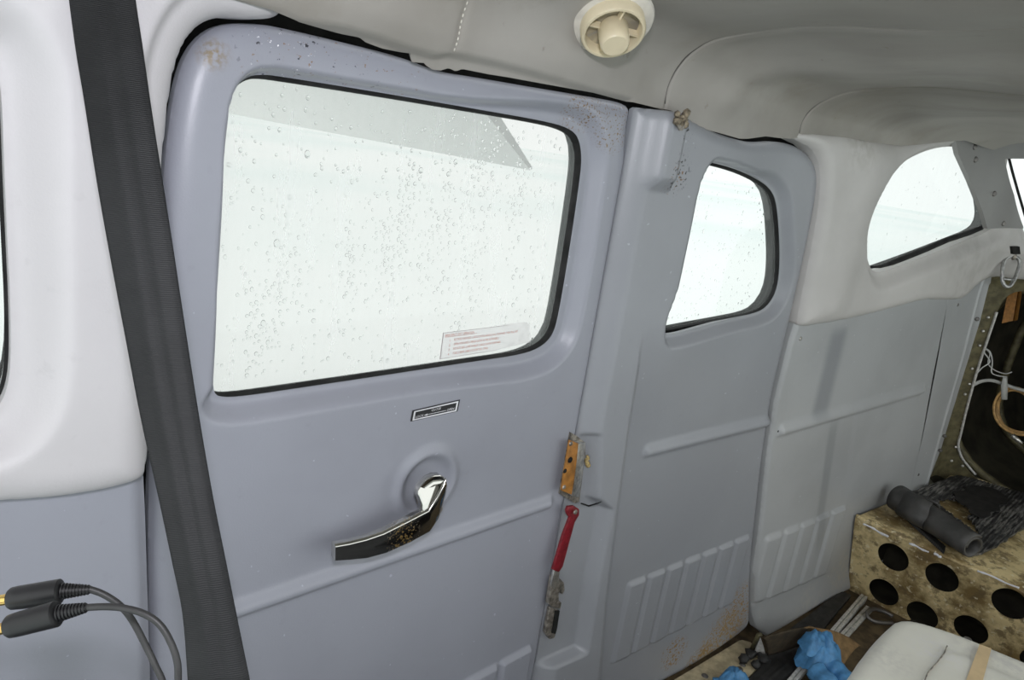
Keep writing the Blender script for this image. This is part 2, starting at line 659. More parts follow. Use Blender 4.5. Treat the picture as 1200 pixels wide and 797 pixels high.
m_mat = mat_rubber()
m_roll = simple('smooth_black_rubber', (0.060, 0.058, 0.055), 0.5, var=0.35, scale=18, bump=0.1, bscale=60)
def floor_mat():
    t = NT('dirty_brown_floor')
    br = t.mix(t.ramp(t.noise(25), 0.3, 0.7), (0.045, 0.030, 0.014), (0.125, 0.088, 0.043))
    gr = t.mix(t.ramp(t.noise(25), 0.3, 0.7), (0.028, 0.028, 0.029), (0.055, 0.056, 0.058))
    c = t.mix(t.near((2.0, 0.5, -1.258), 0.7, 1.0), gr, br)      # brown aft; unseen forward part greyed so the chrome handle reflects no brown
    t.bump(t.noise(90, 2), 0.4)
    return t.done(c, 0.8)


m_floor = floor_mat()
m_strip = simple('dusty_black_strip', (0.022, 0.021, 0.020), 0.6, var=0.5, scale=40, bump=0.3, bscale=60)
m_tancloth = simple('tan_carpet_cloth', (0.24, 0.15, 0.065), 0.9, var=0.25, scale=50, bump=0.5, bscale=700)
m_browncloth = simple('dark_brown_webbing', (0.055, 0.040, 0.022), 0.9, var=0.3, scale=60, bump=0.5, bscale=700)
m_glove = simple('blue_nitrile', (0.085, 0.27, 0.52), 0.5, var=0.18, scale=60)
m_seat = vinyl('pale_seat_back_plastic', (0.78, 0.77, 0.68), grime=0.12, scuffs=False, rough=0.55,
    stains=[(tuple(onz(1100, 765, -0.68)), 0.06, (0.74, 0.73, 0.72), 0.6), (tuple(onz(1170, 765, -0.68)), 0.10, (0.50, 0.49, 0.47), 0.6), (tuple(onz(1040, 770, -0.68)), 0.06, (0.56, 0.55, 0.50), 0.5)])
m_sill = simple('beige_sill_plate', (0.46, 0.39, 0.25), 0.6, var=0.25, scale=40)
m_wing = simple('white_wing_paint', (0.92, 0.93, 0.92), 0.4, var=0.02)


def ground_mat():
    t = NT('pale_wet_apron')
    c = t.mix(t.ramp(t.noise(0.05, 3), 0.4, 0.65), (0.95, 0.97, 0.96), (0.84, 0.91, 0.90))
    return t.done(c, 0.6, spec=0.2)


m_ground = ground_mat()

# ------------------------------------------------------------------ outside: apron and wing
mesh_obj('ground', [(-80, -80, -2.1), (120, -80, -2.1), (120, 200, -2.1), (-80, 200, -2.1)], [(0, 1, 2, 3)], m_ground)
tag(bpy.data.objects['ground'], 'pale wet apron outside the rain-spotted windows', 'ground', kind='structure')

wing = empty('wing', (0.3, 0.9, 0.3), 'white wing with lowered flap seen through the rain-spotted door window', 'wing')


def foil(name, sec, y0, y1, parent):
    n = len(sec)
    vs = [(x, y0, z) for x, z in sec] + [(x, y1, z) for x, z in sec]
    fs = [(i, (i + 1) % n, n + (i + 1) % n, n + i) for i in range(n)] + [tuple(range(n))[::-1], tuple(range(n, 2 * n))]
    bm = bmesh.new()
    V_ = [bm.verts.new(v) for v in vs]
    for f in fs: bm.faces.new([V_[i] for i in f])
    return edge_split(bm_obj(name, bm, m_wing, parent), 40)


foil('wing_panel', [(-0.55, 0.36), (-0.50, 0.30), (-0.3, 0.27), (0.98, 0.27), (1.02, 0.29), (0.9, 0.36), (0.3, 0.45), (-0.3, 0.44)], 0.95, 6.0, wing)
foil('flap', [(0.95, 0.24), (1.0, 0.28), (1.06, 0.26), (1.46, -0.075), (1.452, -0.082), (1.1, 0.16)], 1.48, 4.2, wing)

# ------------------------------------------------------------------ outlines traced on the wall
RNG = dict()
win1_px = [(249, 462), (252, 400), (257, 300), (262, 200), (266, 140), (272, 112), (283, 94), (303, 86), (345, 92), (450, 109), (560, 128), (640, 142), (668, 150), (680, 161), (684, 185), (680, 220), (668, 300), (656, 370), (650, 392), (638, 406), (615, 416), (560, 424), (450, 441), (350, 456), (290, 465), (262, 467)]
WIN1 = chaikin(W2(win1_px, -0.022), 2)
win2_px = [(780, 394), (792, 345), (803, 296), (811, 255), (819, 215), (826, 190), (840, 191), (866, 199), (892, 211), (907, 223), (913, 238), (916, 270), (917, 310), (914, 338), (906, 355), (893, 367), (860, 376), (820, 386), (795, 393)]
WIN2 = chaikin([W2([p], 0.014 if p[0] < 822 and p[1] < 370 else (0.011 if p[0] < 785 else (0.009 if p[0] < 800 else (0.003 if p[0] < 845 else (-0.006 if p[0] < 870 and p[1] > 300 else -0.016)))))[0] for p in win2_px], 2)
aft_px = [(1018, 300), (1017, 285), (1014, 260), (1020, 232), (1037, 205), (1062, 185), (1092, 173), (1118, 171), (1148, 174), (1160, 205), (1168, 235), (1170, 262), (1160, 272), (1140, 280), (1100, 296), (1050, 315), (1032, 321), (1023, 316)]
WIN3 = chaikin(W2(aft_px, 0.006), 2)
rear_px = [(1174, 186), (1192, 183), (1290, 183), (1290, 300), (1225, 290), (1207, 285), (1200, 272), (1186, 228)]
WIN4 = chaikin(W2(rear_px, 0.006), 1)
left_px = [(-120, 40), (-20, 52), (-4, 75), (2, 110), (5, 200), (9, 290), (12, 350), (13, 420), (9, 455), (-2, 478), (-20, 492), (-120, 505)]
WIN0 = chaikin(W2(left_px, 0.015), 2)
s1, s2, s3, s4, s0 = [sdf_poly(p) for p in (WIN1, WIN2, WIN3, WIN4, WIN0)]

# ------------------------------------------------------------------ the fuselage side behind the trim
zf = -1.258
wall = empty('wall_right', (0.95, 0.78, zf), 'cabin side wall with grey lower panels around the two cargo doors', 'wall', kind='structure')


def shell_sdf(x, z):
    b = np.maximum(np.maximum(-0.5 - x, x - 2.98), np.maximum(zf - z, z - 0.26))
    for s in (s1, s2, s3, s4, s0): b = np.maximum(b, 0.006 - s(x, z))
    xb = 2.69 - 0.26 * (z + 0.226)
    return np.maximum(b, np.where(z < -0.2, x - xb, -1.0))


wall_sheet('fuselage_skin', shell_sdf, lambda x, z: np.full(np.shape(x), -0.055), -0.5, 3.0, zf, 0.26, 0.02, m_dark, wall, 0.004)

# lower grey panel ahead of the forward door
LP = W2([(-260, 555), (170, 535), (173, 600), (176, 700), (179, 797), (182, 1000)], 0.018)
LP = [(-0.35, -0.37)] + [(p[0], p[1]) for p in LP[1:-1]] + [(LP[-1][0], zf), (-0.35, zf)]
sLP = sdf_poly(LP)


def inb_lp(x, z):
    d = -sLP(x, z)
    return 0.018 - 0.010 * (1 - smooth(d, 0, 0.012))


wall_sheet('front_lower_panel', sLP, inb_lp, -0.35, 0.25, zf, -0.33, 0.006, m_door1, wall, 0.02)

# ------------------------------------------------------------------ white trim around the front window
trim1 = empty('trim_1', (0.1, 0.72, -0.1), 'white moulded trim around the front window and over the door corner', 'trim', kind='structure')
T1 = W2([(346, -150), (347, -20), (345, 4), (339, 17), (326, 22), (300, 22), (270, 19), (248, 25), (229, 42), (215, 72), (206, 120), (199, 190), (192, 260), (186, 340), (181, 450), (176, 545), (172, 561), (158, 569), (120, 579), (60, 588), (0, 592), (-250, 603)], 0.034)
T1 = chaikin([(-0.35, 0.25)] + T1 + [(-0.35, T1[-1][1])], 2)
sT1 = sdf_poly(T1)
f_t1 = lambda x, z: np.maximum(sT1(x, z), -s0(x, z))


def inb_t1(x, z):
    d = -sT1(x, z)
    r = 0.036
    e = np.clip(1 - d / r, 0, 1)
    v = 0.046 - 0.026 * (1 - np.sqrt(np.clip(1 - e * e, 0, 1)))
    dw = s0(x, z)
    v = v - 0.030 * (1 - smooth(dw, 0.004, 0.045))
    # the shallow hollow that runs round the door corner
    hx = smooth(d, 0.004, 0.05)
    # crease and shallow hollow beside the door corner
    v = v - 0.011 * (1 - smooth(d, 0.026, 0.036)) * smooth(z, -0.22, -0.06) * smooth(x, 0.08, 0.16)
    return v + 0.004 * hx * np.sin(z * 9) * 0.3


wall_sheet('trim_moulding', f_t1, inb_t1, -0.36, 0.40, -0.45, 0.26, 0.004, m_white, trim1, 0.03)

win0 = empty('window_1', (-0.02, 0.76, -0.1), 'front side window at the very edge behind white trim', 'window', kind='structure')
tube('window_seal', [(x, float(S(x, z)) - 0.002, z) for x, z in WIN0], 0.0028, m_rubber, win0, 8, True)
wall_sheet('window_pane', lambda x, z: s0(x, z) - 0.004, lambda x, z: np.full(np.shape(x), -0.004), -0.2, 0.15, -0.36, 0.06, 0.02, m_glass2, win0, 0)

# ------------------------------------------------------------------ forward cargo door
door1 = empty('door_1', (0.6, 0.78, zf), 'grey forward cargo door with large rain-spotted window and chrome handle', 'door', kind='structure')
seam_x = W(745, 130)[0] - 0.003
d1 = W2([(196, 260), (199, 200), (206, 140), (214, 95), (226, 62), (246, 38), (272, 27), (310, 27), (345, 34), (400, 47), (480, 67), (520, 84), (560, 90), (640, 104), (700, 114)], 0.0)
D1 = [(0.2255, zf)] + [(0.2265, -0.8), (0.2245, -0.5), (0.232, -0.25)] + d1 + [(seam_x - 0.01, W(725, 118)[2]), (seam_x, W(745, 127)[2] - 0.004), (seam_x, zf)]
D1 = [D1[0]] + [tuple(p) for p in chaikin(D1[1:-1], 2, closed=False)] + [D1[-1]]
sD1 = sdf_poly(D1)
f_d1 = lambda x, z: np.maximum(sD1(x, z), -s1(x, z))
b1a, b1b = W(270, 718), W(642, 590)
hub = W(500, 566)
fl1 = [W(622, 755), W(555, 790)]
PITCH1 = 0.088


def collar(name, poly, y0, y1, inset, top_extra, mat, parent):
    """dark rubber lining of a window opening, from the panel's edge back to the glass"""
    P = np.array(poly)
    n = len(P)
    T = np.roll(P, -1, 0) - np.roll(P, 1, 0)
    T /= np.linalg.norm(T, axis=1)[:, None]
    area = np.sum(P[:, 0] * np.roll(P[:, 1], -1) - np.roll(P[:, 0], -1) * P[:, 1])
    Nn = np.stack([-T[:, 1], T[:, 0]], 1) * (1 if area > 0 else -1)      # points into the opening
    up = np.clip(-Nn[:, 1], 0, 1)                                        # 1 along the head of the window
    lf = np.clip(Nn[:, 0], 0, 1)
    bm = bmesh.new()
    rings = []
    for d, k in ((y0, -0.002), (y0, 0.0002), (y0 + 0.35 * (y1 - y0), 1.0), (y1, 1.15)):
        q = P + Nn * ((inset * (1 - lf) + top_extra * up) * k if k > 0.01 else k)[:, None] if k > 0.01 else P + Nn * k
        rings.append([bm.verts.new((a[0], float(S(a[0], a[1])) + d, a[1])) for a in q])
    for a, b in zip(rings[:-1], rings[1:]):
        for i in range(n): bm.faces.new((a[i], a[(i + 1) % n], b[(i + 1) % n], b[i]))
    return edge_split(bm_obj(name, bm, mat, parent), 50)


def bead(x, z, xa, za, xb, zb, h=0.006, wd=0.011):
    """raised half-round bead with a slightly steeper underside"""
    t = np.clip((x - xa) / (xb - xa), 0, 1)
    zc = za + (zb - za) * t
    dx = np.maximum(np.maximum(xa - x, x - xb), 0)
    dz = z - zc
    d = np.where(dz > 0, dz / wd, dz / (wd * 0.65))
    return h * np.exp(-(d ** 2) ** 1.3 - (dx / 0.008) ** 2)


def flutes(x, z, xa, xb, za, zb, n, h=0.006, g=0.010):
    """n raised flat flutes side by side; za top, zb bottom (functions of x)"""
    ZA = za(x); ZB = zb(x)
    e = 0.006
    box = smooth(ZA - z, 0, e * 1.2) * smooth(z - ZB, 0, e * 0.8) * smooth(x - xa, 0, e) * smooth(xb - x, 0, e)
    p = (xb - xa) / n
    u = (x - xa) / p
    k = np.abs(u - np.round(u)) * p
    inner = (u > 0.3) & (u < n - 0.3)
    gr = np.where(inner, smooth(k, g * 0.25, g), 1)
    return h * box * (0.25 + 0.75 * gr)


def inb_d1(x, z):
    d = -sD1(x, z)
    r = 0.028
    lefttop = np.clip(smooth(-x, -0.9, -0.5) + smooth(z, -0.02, 0.05), 0, 1)
    e = np.clip(1 - d / r, 0, 1)
    v = -0.018 * (1 - np.sqrt(np.clip(1 - e * e, 0, 1))) * (0.25 + 0.75 * lefttop)
    v = v + 0.0
    dw = s1(x, z)
    wr = smooth(x, 0.55, 0.86)          # the wide flared ledge lies aft of and below the glass
    wb = smooth(-z, 0.31, 0.34)
    wide = np.maximum(wr, wb)
    a = 0.001 + 0.005 * wide + 0.008 * wr
    b = 0.009 + 0.017 * wide + 0.012 * wr
    v = v - 0.024 * (1 - smooth((dw - a) / (b - a), 0, 1))
    v = v + bead(x, z, b1a[0], b1a[2], b1b[0], b1b[2], 0.010, 0.013)
    rr = np.hypot(x - hub[0], z - hub[2])
    v = v + 0.006 * np.exp(-((rr - 0.050) / 0.010) ** 2) - 0.008 * (1 - smooth(rr, 0.028, 0.052))
    zt = fl1[0][2]
    v = v + flutes(x, z, fl1[0][0] + 0.002 - 7 * PITCH1, fl1[0][0] + 0.002, lambda q: np.full(np.shape(q), zt), lambda q: np.full(np.shape(q), -1.20), 7, 0.010)
    return v


wall_sheet('door_panel', f_d1, inb_d1, 0.215, 0.96, zf, 0.11, 0.0036, m_door1, door1, 0.011)
GD = -0.038
wall_sheet('window_pane', lambda x, z: s1(x, z) - 0.006, lambda x, z: np.full(np.shape(x), GD), 0.25, 0.90, -0.36, 0.06, 0.02, m_glass, door1, 0)
collar('window_seal', WIN1, 0.0255, 0.040, 0.0015, 0.003, m_rubber, door1)


def drops(name, sd, x0, x1, z0, z1, n, parent, depth, rng, clusters=()):
    """rain drops on the outer face of the pane"""
    bm = bmesh.new()
    pts = []
    tries = 0
    while len(pts) < n and tries < n * 40:
        tries += 1
        if clusters and rng.random() < 0.5:
            cx, cz, sx, sz = clusters[rng.integers(len(clusters))]
            x, z = rng.normal(cx, sx), rng.normal(cz, sz)
        else:
            x, z = rng.uniform(x0, x1), rng.uniform(z0, z1)
        r = 0.0010 + 0.0016 * rng.random() ** 2 + (0.0012 if rng.random() < 0.08 else 0)
        if float(sd(np.array([x]), np.array([z]))[0]) > -0.008 - r: continue
        if any((x - a) ** 2 + (z - b) ** 2 < (r + c) ** 2 * 1.2 for a, b, c in pts): continue
        pts.append((x, z, r))
    for x, z, r in pts:
        y = float(S(x, z)) + depth
        q = rng.uniform(0.9, 1.35)
        M = Matrix(((r, 0, 0, x), (0, 0, r * 0.55, y), (0, r * q, 0, z), (0, 0, 0, 1)))
        lathe_mesh(bm, [(1.0, 0.02), (0.93, 0.38), (0.72, 0.70), (0.38, 0.93), (0, 1.0)], M, 10)
    o = bm_obj(name, bm, m_water, parent)
    return tag(o, kind='stuff')


rngd = np.random.default_rng(11)
cl = []
for px, py, n_ in [(497, 240, 1), (485, 275, 1), (470, 300, 1), (545, 240, 1), (580, 230, 1), (625, 240, 1), (520, 300, 1), (350, 330, 1), (320, 400, 1), (575, 330, 1), (430, 330, 1), (600, 180, 1)]:
    q = W(px, py)
    cl.append((q[0], q[2], 0.012, 0.035))
drops('water_droplets', s1, 0.28, 0.84, -0.33, 0.03, 1300, door1, 0.0385, rngd, cl)


# placards
def quad_map(corners_px, off):
    c = [np.array(W(p[0], p[1], off)) for p in corners_px]      # TL TR BR BL

    def f(u, v, lift=0.0):
        top = c[0] * (1 - u) + c[1] * u
        bot = c[3] * (1 - u) + c[2] * u
        p = bot * (1 - v) + top * v
        return (p[0], p[1] - lift, p[2])
    return f


def text_mesh(bm, txt, f, u, v, hu, hv, lift, align='LEFT'):
    """lay a word on a placard: left end at (u, v), capitals hv high and hu per unit of width"""
    cu = bpy.data.curves.new('lettering', 'FONT')
    cu.body = txt
    cu.align_x = align
    cu.resolution_u = 2
    ob = bpy.data.objects.new('lettering', cu)
    COL.objects.link(ob)
    dg = bpy.context.evaluated_depsgraph_get()
    me = bpy.data.meshes.new_from_object(ob.evaluated_get(dg))
    base = len(bm.verts)
    vs = [bm.verts.new(f(u + p.co.x * hu, v + p.co.y / 0.72 * hv, lift)) for p in me.vertices]
    for p in me.polygons:
        try: bm.faces.new([vs[i] for i in p.vertices])
        except ValueError: pass
    bpy.data.objects.remove(ob)
    bpy.data.curves.remove(cu)
    bpy.data.meshes.remove(me)


def quad_mesh(bm, f, u0, v0, u1, v1, lift, nu=1):
    for k in range(nu):
        a, b = u0 + (u1 - u0) * k / nu, u0 + (u1 - u0) * (k + 1) / nu
        bm.faces.new([bm.verts.new(f(*p, lift)) for p in ((a, v0), (b, v0), (b, v1), (a, v1))])


fp = quad_map([(519, 390), (620, 378), (622, 404), (515, 421)], -0.0365)
bm = bmesh.new()
N_ = 24
ring = []
for k in range(N_ + 1):                       # the top edge waves and its aft corner curls over
    u = k / N_
    top = 1.0 + 0.05 * math.sin(u * 5.5 + 3.4) * smooth(u, 0.2, 0.7) + (-0.12 if u > 0.97 else 0)
    bot = 0.0 + 0.10 * smooth(u, 0.55, 1.0)
    ring.append((bm.verts.new(fp(u, bot, 0)), bm.verts.new(fp(u, 0.5, 0)), bm.verts.new(fp(u, top, 0.001 * smooth(u, 0.8, 1)))))
for a, b in zip(ring[:-1], ring[1:]):
    for k in range(2): bm.faces.new((a[k], b[k], b[k + 1], a[k + 1]))
pl = tag(bm_obj('exit_placard', bm, m_paper, door1), 'clear placard with red emergency instructions')
bm = bmesh.new()
text_mesh(bm, 'EMERGENCY EXIT OPERATION', fp, 0.025, 0.84, 0.0226, 0.085, 0.0007)
quad_mesh(bm, fp, 0.025, 0.815, 0.37, 0.825, 0.0007)
rows = ['ROTATE FORWARD CARGO DOOR HANDLE FULL FORWARD THEN FULL AFT', 'OPEN FORWARD CARGO DOOR AS FAR AS POSSIBLE', 'ROTATE RED LEVER IN REAR CARGO DOOR FORWARD', 'FORCE REAR CARGO DOOR FULL OPEN']
for k, r_ in enumerate(rows):
    v = 0.63 - 0.175 * k
    text_mesh(bm, '%d.' % (k + 1), fp, 0.075, v, 0.024, 0.09, 0.0007)
    text_mesh(bm, r_, fp, 0.125, v + 0.01, 0.0205, 0.09, 0.0007)
bm_obj('red_lettering', bm, m_redprint, pl, False)
bm = bmesh.new()
quad_mesh(bm, fp, 0.0, 0.0, 0.008, 1.0, 0.0006)
quad_mesh(bm, fp, 0.0, 0.985, 0.75, 1.0, 0.0006)
quad_mesh(bm, fp, 0.0, 0.0, 0.6, 0.014, 0.0006)
bm_obj('printed_border', bm, m_ringprint, pl, False)

fp = quad_map([(483, 481), (539, 468), (536, 482), (480.5, 494)], 0.0004)
bm = bmesh.new()
quad_mesh(bm, fp, 0, 0, 1, 1, 0.0006)
lk = tag(bm_obj('lock_placard', bm, m_blackplate, door1, False), 'black placard with white frame and arrow')
bm = bmesh.new()
for a in ((0.035, 0.06, 0.965, 0.17), (0.035, 0.80, 0.965, 0.91), (0.035, 0.17, 0.07, 0.80), (0.93, 0.17, 0.965, 0.80)): quad_mesh(bm, fp, *a, 0.0011)
text_mesh(bm, 'CLOSE', fp, 0.5, 0.54, 0.068, 0.20, 0.0011, 'CENTER')
text_mesh(bm, 'LOCK', fp, 0.085, 0.24, 0.062, 0.20, 0.0011)
text_mesh(bm, 'OPEN', fp, 0.905, 0.24, 0.062, 0.20, 0.0011, 'RIGHT')
quad_mesh(bm, fp, 0.30, 0.305, 0.73, 0.345, 0.0011)
V3 = [bm.verts.new(fp(*p, 0.0011)) for p in ((0.25, 0.325), (0.33, 0.23), (0.33, 0.42))]
bm.faces.new(V3)
bm_obj('white_lettering', bm, m_whiteprint, lk, False)

# chrome handle: a bent lever on a spindle in the dished boss
hp = W(500, 566)
handle = empty('door_handle', hp)
handle.parent = door1
handle.matrix_parent_inverse = Matrix.Translation(-door1.location)
handle['label'] = 'pitted chrome lever handle'


def hrow(top, bot, o_t, o_b, th):
    """one section of the lever: upper and lower front edge, and the back edges th nearer the door"""
    a, b = W(*top, o_t), W(*bot, o_b)
    m_ = (a + b) / 2
    a2 = np.array([a[0], a[1] + th, a[2] + 0.0015])
    b2 = np.array([b[0], b[1] + th, b[2] + 0.001])
    low = np.array([b[0], b[1] + th * 0.35, b[2] - 0.004])
    up = np.array([a[0], a[1] + th * 0.3, a[2] + 0.003])
    return [a, b, low, b2, a2, up]


lev = [hrow((393, 641), (393, 657), 0.050, 0.0485, 0.012), hrow((410, 638), (410, 656), 0.050, 0.0485, 0.012), hrow((430, 633), (431, 654), 0.051, 0.0495, 0.013),
       hrow((450, 626), (453, 648), 0.052, 0.0505, 0.014), hrow((478, 612), (482, 635), 0.053, 0.0515, 0.014), hrow((503, 599), (504, 623), 0.053, 0.0515, 0.014),
       hrow((513, 583), (514, 608), 0.052, 0.0505, 0.014), hrow((520, 570), (521, 585), 0.050, 0.0485, 0.013), hrow((523, 562), (524.5, 570), 0.048, 0.0465, 0.012)]
bm = bmesh.new()
R_ = [[bm.verts.new(p) for p in s] for s in lev]
for a, b in zip(R_[:-1], R_[1:]):
    for k in range(6): bm.faces.new((a[k], a[(k + 1) % 6], b[(k + 1) % 6], b[k]))
bm.faces.new(R_[0]); bm.faces.new(R_[-1])
edge_split(bevel(bm_obj('lever', bm, m_chrome, handle), 0.0012, 2, 25), 28)
# crooked paddle from the lever up to the hub
pad = [(494, 598), (494, 592), (490, 580), (490, 575), (494, 568), (501, 561), (509, 556.5), (516, 556.5), (521, 560), (522, 564), (518, 570), (513, 583), (504, 600), (498, 601)]
bm = bmesh.new()
fr, bk = [], []
for p in pad:
    rel = max(0.0, min(1.0, (585 - p[1]) / 28))
    a = W(p[0], p[1], 0.050 - 0.012 * rel)
    fr.append(bm.verts.new(a)); bk.append(bm.verts.new((a[0], a[1] + 0.010, a[2])))
bm.faces.new(fr); bm.faces.new(bk[::-1])
for k in range(len(pad)):
    j = (k + 1) % len(pad)
    bm.faces.new((fr[k], fr[j], bk[j], bk[k]))
edge_split(bevel(bm_obj('paddle', bm, m_chrome, handle), 0.0014, 2, 40), 28)
# scooped lens-shaped top facet
bm = bmesh.new()
cap = [(494, 571), (499, 564), (508, 558.5), (516, 558), (521, 562), (517, 566), (508, 570.5), (500, 572.5)]
vs = [bm.verts.new(W(p[0], p[1], 0.046)) for p in cap]
c0 = bm.verts.new(W(508, 565, 0.0415))
for k in range(len(cap)): bm.faces.new((vs[k], vs[(k + 1) % len(cap)], c0))
bm_obj('top_scoop', bm, m_chrome, handle)
hb = W(497, 585, 0.0)
lathe('spindle', [(0.0, 0.0), (0.012, 0.0), (0.012, 0.010), (0.0085, 0.012), (0.0085, 0.040), (0, 0.040)], frame_from((0, -1, 0), (hb[0], hb[1] + 0.004, hb[2])), m_dullsteel, handle, 20)

# ------------------------------------------------------------------ rear cargo door
door2 = empty('door_2', (1.3, 0.74, zf), 'grey rear cargo door with ribbed column, small window and red lever', 'door', kind='structure')
d2r = W2([(747, 126), (770, 129), (792, 134), (806, 143), (830, 155), (870, 166), (890, 167), (910, 166), (930, 169), (945, 176), (957, 189), (962, 208), (957, 245), (940, 325), (922, 400), (905, 470), (895, 540), (886, 620), (881, 670), (881, 715), (880, 733), (868, 745)], 0.0)
D2 = [(seam_x + 0.005, zf)] + [(seam_x + 0.005, d2r[0][1])] + d2r[1:] + [W2([(835, 768)])[0], (W(803, 790)[0], zf)]
D2 = [D2[0], D2[1]] + [tuple(p) for p in chaikin(D2[2:], 2, closed=False)]
sD2 = sdf_poly(D2)
f_d2 = lambda x, z: np.maximum(sD2(x, z), -s2(x, z))
# aft edge of the raised column, and aft edge of the latch pocket, as x(z)
cr = sorted([(W(*p)[2], W(*p)[0]) for p in [(806, 150), (795, 200), (776, 300), (758, 400), (742, 500), (728, 600), (716, 700), (708, 790)]])
cz, cx_ = [c[0] for c in cr], [c[1] - 0.020 for c in cr]
pk = sorted([(W(*p)[2], W(*p)[0]) for p in [(691, 512), (690, 580), (705, 592), (690, 670), (676, 765)]])
pz, px_ = [c[0] for c in pk], [c[1] for c in pk]
zp0, zp1 = W(680, 508)[2], W(655, 768)[2]
bz0, bz1 = W(785, 135)[2], W(783, 221, 0.036)[2]
bx0, bx1 = W(774, 170, 0.036)[0], W(803, 170, 0.040)[0]
b2a, b2b = W(757, 530), W(900, 495)
fa, fb_, fc_, fd_ = W(735, 683), W(875, 627), W(728, 772), W(870, 700)


def inb_d2(x, z):
    d = -sD2(x, z)
    e = np.clip(1 - d / 0.022, 0, 1)
    v = -0.012 * (1 - np.sqrt(np.clip(1 - e * e, 0, 1)))
    xe = np.interp(z, cz, cx_)
    col = smooth(xe - x, -0.012, 0.026)
    colf = smooth(x - seam_x, 0.0, 0.042)
    # beside the window the column runs out into the panel; below it the panel steps back
    col = np.maximum(col, smooth(z, -0.60, -0.28) * (1 - smooth(x, 1.10, 1.42)))
    v = v + 0.024 * col * (0.15 + 0.85 * colf)
    # boss at the head of the column
    w_ = smooth(x, bx0 - 0.012, bx0 + 0.014) * smooth(bx1 - x, -0.006, 0.010) * smooth(z - bz1, -0.012, 0.020)
    v = v + 0.020 * w_
    # pocket that holds the latch and red lever
    xp = np.interp(z, pz, px_)
    p = smooth(xp - x, -0.010, 0.010) * smooth(zp0 - z, -0.006, 0.010) * smooth(z - zp1, -0.006, 0.008)
    v = v * (1 - p) + p * (-0.004)
    dw = s2(x, z)
    wide = np.maximum(smooth(x, 1.30, 1.38), smooth(-z, 0.22, 0.29))
    a = 0.001 + 0.003 * wide
    v = v - 0.021 * (1 - smooth((dw - a) / (0.009 + 0.011 * wide), 0, 1))
    v = v + bead(x, z, b2a[0], b2a[2], b2b[0], b2b[2], 0.010, 0.014)
    top = lambda q: fa[2] + (fb_[2] - fa[2]) * (q - fa[0]) / (fb_[0] - fa[0])
    bot = lambda q: fc_[2] + (fd_[2] - fc_[2]) * (q - fa[0]) / (fb_[0] - fa[0])
    v = v + flutes(x, z, fa[0], fb_[0] + 0.012, top, bot, 7, 0.008)
    return v


wall_sheet('door_panel', f_d2, inb_d2, 0.95, 1.90, zf, 0.10, 0.0042, m_door2, door2, 0.008)
wall_sheet('window_pane', lambda x, z: s2(x, z) - 0.006, lambda x, z: np.full(np.shape(x), -0.031), 1.05, 1.56, -0.42, 0.06, 0.02, m_glass2, door2, 0)
collar('window_seal', WIN2, 0.0225, 0.033, 0.001, 0.003, m_rubber, door2)
drops('water_droplets', s2, 1.12, 1.44, -0.34, 0.02, 300, door2, 0.0315, rngd)

# latch case with orange face
lt = empty('latch', W(675, 548))
lt.parent = door2
lt.matrix_parent_inverse = Matrix.Translation(-door2.location)


def plate(name, px, off, th, mat, parent, bv=0.0, offs=None):
    """a plate with a traced outline on the wall, th thick"""
    bm = bmesh.new()
    a = [W(p[0], p[1], off if offs is None else offs[i]) for i, p in enumerate(px)]
    f = [bm.verts.new(q) for q in a]
    b = [bm.verts.new((q[0], q[1] + th, q[2])) for q in a]
    bm.faces.new(f); bm.faces.new(b[::-1])
    for k in range(len(a)):
        j = (k + 1) % len(a)
        bm.faces.new((f[k], f[j], b[j], b[k]))
    o = bm_obj(name, bm, mat, parent, True)
    if bv: bevel(o, bv)
    return edge_split(o, 35)


plate('latch_case', [(669, 507), (676, 511), (686, 519), (686, 530), (679, 588), (674, 590), (656, 579)], 0.004, 0.010, m_dullsteel, lt)
plate('side_flange', [(678, 520), (686, 519), (684, 545), (679, 583), (671, 582), (675, 550)], 0.016, 0.012, m_steel, lt, 0.001, [0.020, 0.012, 0.012, 0.012, 0.020, 0.020])
plate('orange_face', [(668, 516), (678, 520), (675, 548), (670, 580), (658, 575), (663, 545)], 0.020, 0.004, m_orange, lt, 0.0006)
for p in ((669, 520), (668, 539), (662, 552), (661, 571)):
    q = W(p[0], p[1], 0.020)
    big = p == (668, 539)
    lathe('latch_hole' if big or p[0] == 662 else 'screw', [(0.0, 0.0018), (0.0035 if not big else 0.0052, 0.0016), (0.0046 if not big else 0.006, 0.0), (0.0, 0.0)], frame_from((0, -1, 0), q), m_dark if (big or p[0] == 662) else m_dullsteel, lt, 14)
bm = bmesh.new()
for k in range(9):
    q = W(688 + random.uniform(-1, 2.5), 535 + k * 1.3, 0.006)
    bmesh.ops.create_icosphere(bm, subdivisions=1, radius=random.uniform(0.003, 0.0055), matrix=Matrix.Translation(Vector(q)))
tag(bm_obj('foam_residue', bm, m_foam, lt), kind='stuff')

